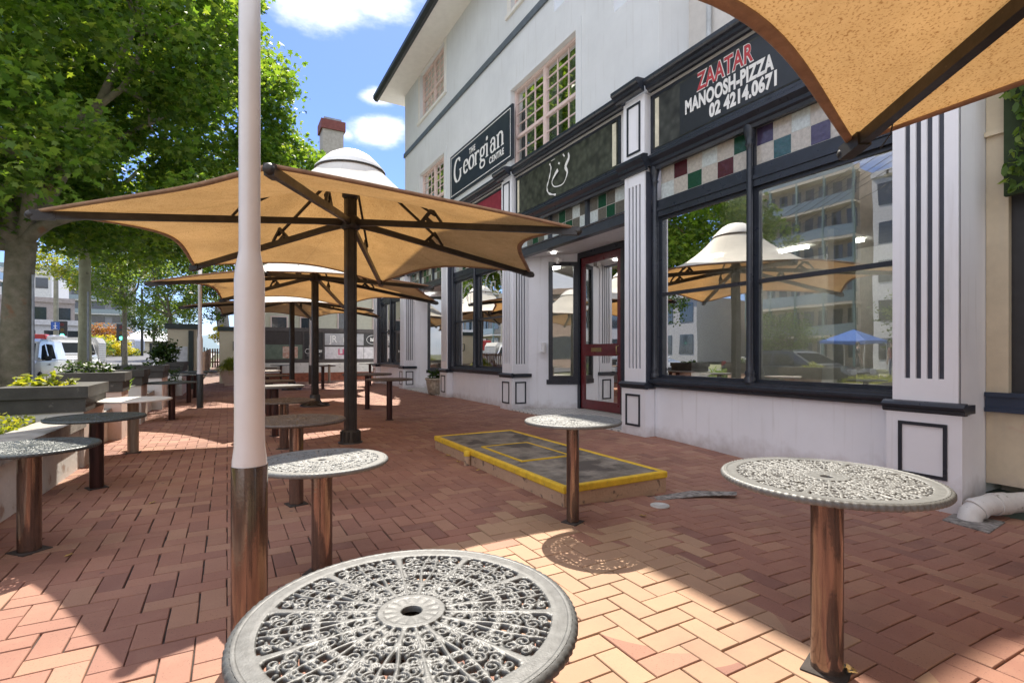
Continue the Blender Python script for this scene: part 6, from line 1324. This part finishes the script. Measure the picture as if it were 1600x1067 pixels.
x, y, _ = P(196, 62); bush('shrub', 'low green hedge right of the golden shrub', 'shrub', x, y, .8, [(0, 0, .5, 2.0, 1, .8)], 1500, .2, LEAF_YEL, group=g_, seed=44)
x, y, _ = P(341, 30); bush('shrub', 'small bright yellow green shrub glimpsed over the alley', 'shrub', x, y, 2.0, [(0, 0, .4, .5, .5, .55)], 500, .14, LEAF_LIME, seed=45)
hb = MB(); pts = []
for k in range(41):
    a = -60+120*k/40; pts.append((-160+10*k, 620+40*math.sin(k), 0, 22+9*math.sin(k*.7)+6*math.sin(k*1.9)))
vs = [(p[0], p[1], -5) for p in pts]+[(p[0], p[1]+80, p[3]) for p in pts]+[(p[0], p[1]+260, -5) for p in pts]; n = 41
hb.add(vs, [(i, i+1, n+i+1, n+i) for i in range(n-1)]+[(n+i, n+i+1, 2*n+i+1, 2*n+i) for i in range(n-1)], 0, True); tag(hb.build('hills', mat('blue_green_hill', (.13, .19, .22), .95)), kind='structure')
tree('small_tree', 'rounded light green small tree across the footpath, reflected in the large window', 'tree', (-6.7, 6.5), 1.3, .09, [(-6.7, 6.5, 2.3, 1.5, 1.5, 1.15)], 70, 60, .5, None, .12, LEAF_MID, bark=BARK2, seed=51, kind='oval', group='small trees by the car park')
tree('small_tree', 'second light green small tree farther along, reflected in the left pane', 'tree', (-11.5, 14.5), 1.2, .09, [(-11.5, 14.5, 2.1, 1.6, 1.5, 1.1)], 60, 60, .5, None, .13, LEAF_MID, bark=BARK2, seed=52, kind='oval', group='small trees by the car park')
tree('small_tree', 'tall dark tree across the street, reflected behind the umbrella', 'tree', (-20, 32), 4, .2, [(-20, 32, 8, 4, 4, 4.5)], 110, 90, 1.0, None, .26, LEAF_DARK, bark=BARK2, seed=53, kind='oval', group='small trees by the car park')
def utility_pole():
    T = thing('power_pole', 'tall timber power pole with crossarms and wires, reflected in the large window', 'pole', (-10.2, 8.9, gz(-10, 9)), 0, 'poles along the street')
    MB().lathe([(.17, -.1), (.15, 5), (.12, 9.4)], n=14).build('pole_shaft', mat('green_grey_pole', (.22, .26, .20), .9, var=.2), T)
    b = MB(); b.bar((-.0, -1.1, 8.6), (0, 1.1, 8.6), .1, .1); b.bar((0, -.8, 7.7), (0, .8, 7.7), .1, .1); b.build('crossarm', POLEW, T)
    for (y_, z_) in ((-1, 8.7), (-.4, 8.7), (.4, 8.7), (1, 8.7), (-.7, 7.8), (.7, 7.8)):
        MB().lathe([(.02, 0), (.05, .03), (.03, .08), (.05, .12), (.02, .16)], n=10, c=(0, y_, z_-.05)).build('insulator', TRIM, T)
        b = MB(); b.tube([(0, y_, z_+.1)]+[(q*(-14), y_+q*26, z_+.1-1.1*math.sin(math.pi*q)) for q in (.25, .5, .75, 1)], .014, n=4); b.tube([(0, y_, z_+.1)]+[(q*3, y_-q*26, z_+.1-1.1*math.sin(math.pi*q)) for q in (.25, .5, .75, 1)], .014, n=4); b.build('wire', TRIM, T)
    b = MB(); b.bbox(-.3, .25, -.28, .28, 6.1, 7.0, .05); b.build('transformer', TRAY, T)
utility_pole()
def tent():
    T = thing('canopy_tent', 'blue pop up canopy tent across the street, reflected in the large window', 'tent', (-31, 21.5, 0)); b = MB()
    b.add([(-1.6, -1.6, 2.2), (1.6, -1.6, 2.2), (1.6, 1.6, 2.2), (-1.6, 1.6, 2.2), (0, 0, 3.1), (-1.6, -1.6, 1.95), (1.6, -1.6, 1.95), (1.6, 1.6, 1.95), (-1.6, 1.6, 1.95)], [(0, 1, 4), (1, 2, 4), (2, 3, 4), (3, 0, 4), (5, 6, 1, 0), (6, 7, 2, 1), (7, 8, 3, 2), (8, 5, 0, 3)]); b.build('tent_canopy', mat('blue_tent_cloth', (.04, .13, .42), .7), T)
    for sx in (-1, 1):
        for sy in (-1, 1): MB().box(sx*1.55-.02, sx*1.55+.02, sy*1.55-.02, sy*1.55+.02, -.1, 2.1).build('leg', TRAY, T)
tent()
def person(label, x, y, rz, shirt, trousers, hair, stride=.16):
    T = thing('person', label, 'person', (x, y, gz(x, y)), rz, None)
    J = [(0, 0, .95, .125, .095), (0, 0, 1.12, .12, .085), (0, 0, 1.32, .155, .10), (0, 0, 1.45, .10, .07), (0, .01, 1.53, .05, .05), (0, .02, 1.60, .075, .085), (0, .015, 1.70, .078, .09)]
    verts = [(j[0], j[1], j[2]) for j in J]; rad = [(j[3], j[4]) for j in J]; ed = [(0, 1), (1, 2), (2, 3), (3, 4), (4, 5), (5, 6)]
    for s in (-1, 1):
        b0 = len(verts); st = s*stride
        verts += [(s*.10, 0, .88), (s*.105, st*.55+.03, .50), (s*.105, st, .09), (s*.11, st+.12, .04)]; rad += [(.085, .09), (.06, .06), (.04, .042), (.04, .03)]; ed += [(0, b0), (b0, b0+1), (b0+1, b0+2), (b0+2, b0+3)]
        b0 = len(verts); verts += [(s*.19, 0, 1.41), (s*.235, -st*.3, 1.14), (s*.24, -st*.6+.06, .90), (s*.235, -st*.6+.09, .81)]; rad += [(.055, .055), (.04, .042), (.028, .028), (.03, .018)]; ed += [(3, b0), (b0, b0+1), (b0+1, b0+2), (b0+2, b0+3)]
        h0 = b0+3
        for k in range(4):
            b1 = len(verts); fx = (k-1.5)*.018; L1 = (.052, .06, .057, .045)[k]; verts += [(s*.235, -st*.6+.09+fx, .78), (s*.232, -st*.6+.10+fx, .78-L1), (s*.225, -st*.6+.105+fx, .78-L1*1.6)]; rad += [(.009, .009), (.008, .008), (.007, .007)]; ed += [(h0, b1), (b1, b1+1), (b1+1, b1+2)]
        b1 = len(verts); verts += [(s*.225, -st*.6+.13, .79), (s*.22, -st*.6+.145, .75)]; rad += [(.010, .010), (.008, .008)]; ed += [(h0, b1), (b1, b1+1)]
    me = bpy.data.meshes.new('body'); me.from_pydata(verts, ed, []); o = bpy.data.objects.new('body_skin', me); C.objects.link(o); o.modifiers.new('s', 'SKIN'); sv = me.skin_vertices[0].data
    for i, r_ in enumerate(rad): sv[i].radius = r_
    sv[0].use_root = True; o.modifiers.new('u', 'SUBSURF').levels = 2
    dg = bpy.context.evaluated_depsgraph_get(); m2 = bpy.data.meshes.new_from_object(o.evaluated_get(dg)); bpy.data.objects.remove(o)
    sk = mat('skin_tone', (.42, .26, .19), .5); m2.materials.clear()
    for mm in (sk, shirt, trousers, TRIM): m2.materials.append(mm)
    for p in m2.polygons:
        c = p.center; p.use_smooth = True
        p.material_index = 3 if c.z < .085 else 2 if (c.z < .98 and abs(c.x) < .19) else 1 if (c.z < 1.49 and not (c.z < 1.2 and abs(c.x) > .19)) else 0
    ob = bpy.data.objects.new('body', m2); C.objects.link(ob); ob.parent = T
    h = MB(); h.blob((0, -.012, 1.70), .098, .92, 1.02, 1.05, seg=8); h.v = [v for v in h.v]; h.v = [(a, min(b_, .075) if c_ < 1.73 else b_, max(c_, 1.63)) for a, b_, c_ in h.v]; h.build('hair', hair, T)
    f = MB(); f.blob((0, .108, 1.655), .016, .8, 1, 1.3, seg=5)
    for s in (-1, 1): f.blob((s*.08, .01, 1.655), .02, .5, .8, 1.3, seg=5)
    f.build('face_features', sk, ob)
    e = MB(); 
    for s in (-1, 1): e.blob((s*.03, .098, 1.675), .010, seg=5)
    e.build('eyes', TRIM, ob); e = MB(); e.blob((0, .098, 1.615), .02, 1, .3, .3, seg=5); e.build('mouth', mat('lips', (.35, .12, .10), .5), ob)
    return T
person('person in dark clothes walking across the street, reflected in the large window', -15.2, 13.2, R(150), mat('black_shirt', (.03, .03, .035), .8), mat('dark_trousers', (.04, .045, .06), .8), mat('brown_hair', (.05, .03, .02), .6))
person('person in a maroon top standing by the tent, reflected in the large window', -15.6, 11.9, R(20), mat('maroon_shirt', (.18, .04, .05), .8), mat('blue_jeans', (.07, .10, .18), .8), mat('black_hair', (.02, .018, .015), .6), .05)
# ------------------------------------------------------------------ green wall plants over the neighbour's dark panel
def climber():
    T = thing('wall_planter', 'hanging panel of green leaves above the dark panel of the neighbour building', 'plant', (5.6, 1.0, 2.6))
    b = MB(); b.box(.0, .05, -3, .72, -.1, 1.4); b.build('backing', mat('mesh_backing', (.03, .05, .02), .9), T)
    g = np.random.default_rng(12); n = 5200; c = np.stack([g.uniform(-.10, .02, n), g.uniform(-3, .66, n), g.uniform(-.02, 1.45, n)], 1); c[:, 1] += .05*np.sin(c[:, 2]*9); c[:, 2] += .05*np.sin(c[:, 1]*7)
    link('leaves', leaf_mesh('leaves', c, .085, 'oval', g=g, up=.1, dirs=np.tile((-.6, 0, -.6), (n, 1))), LEAF_MID, T)
climber()
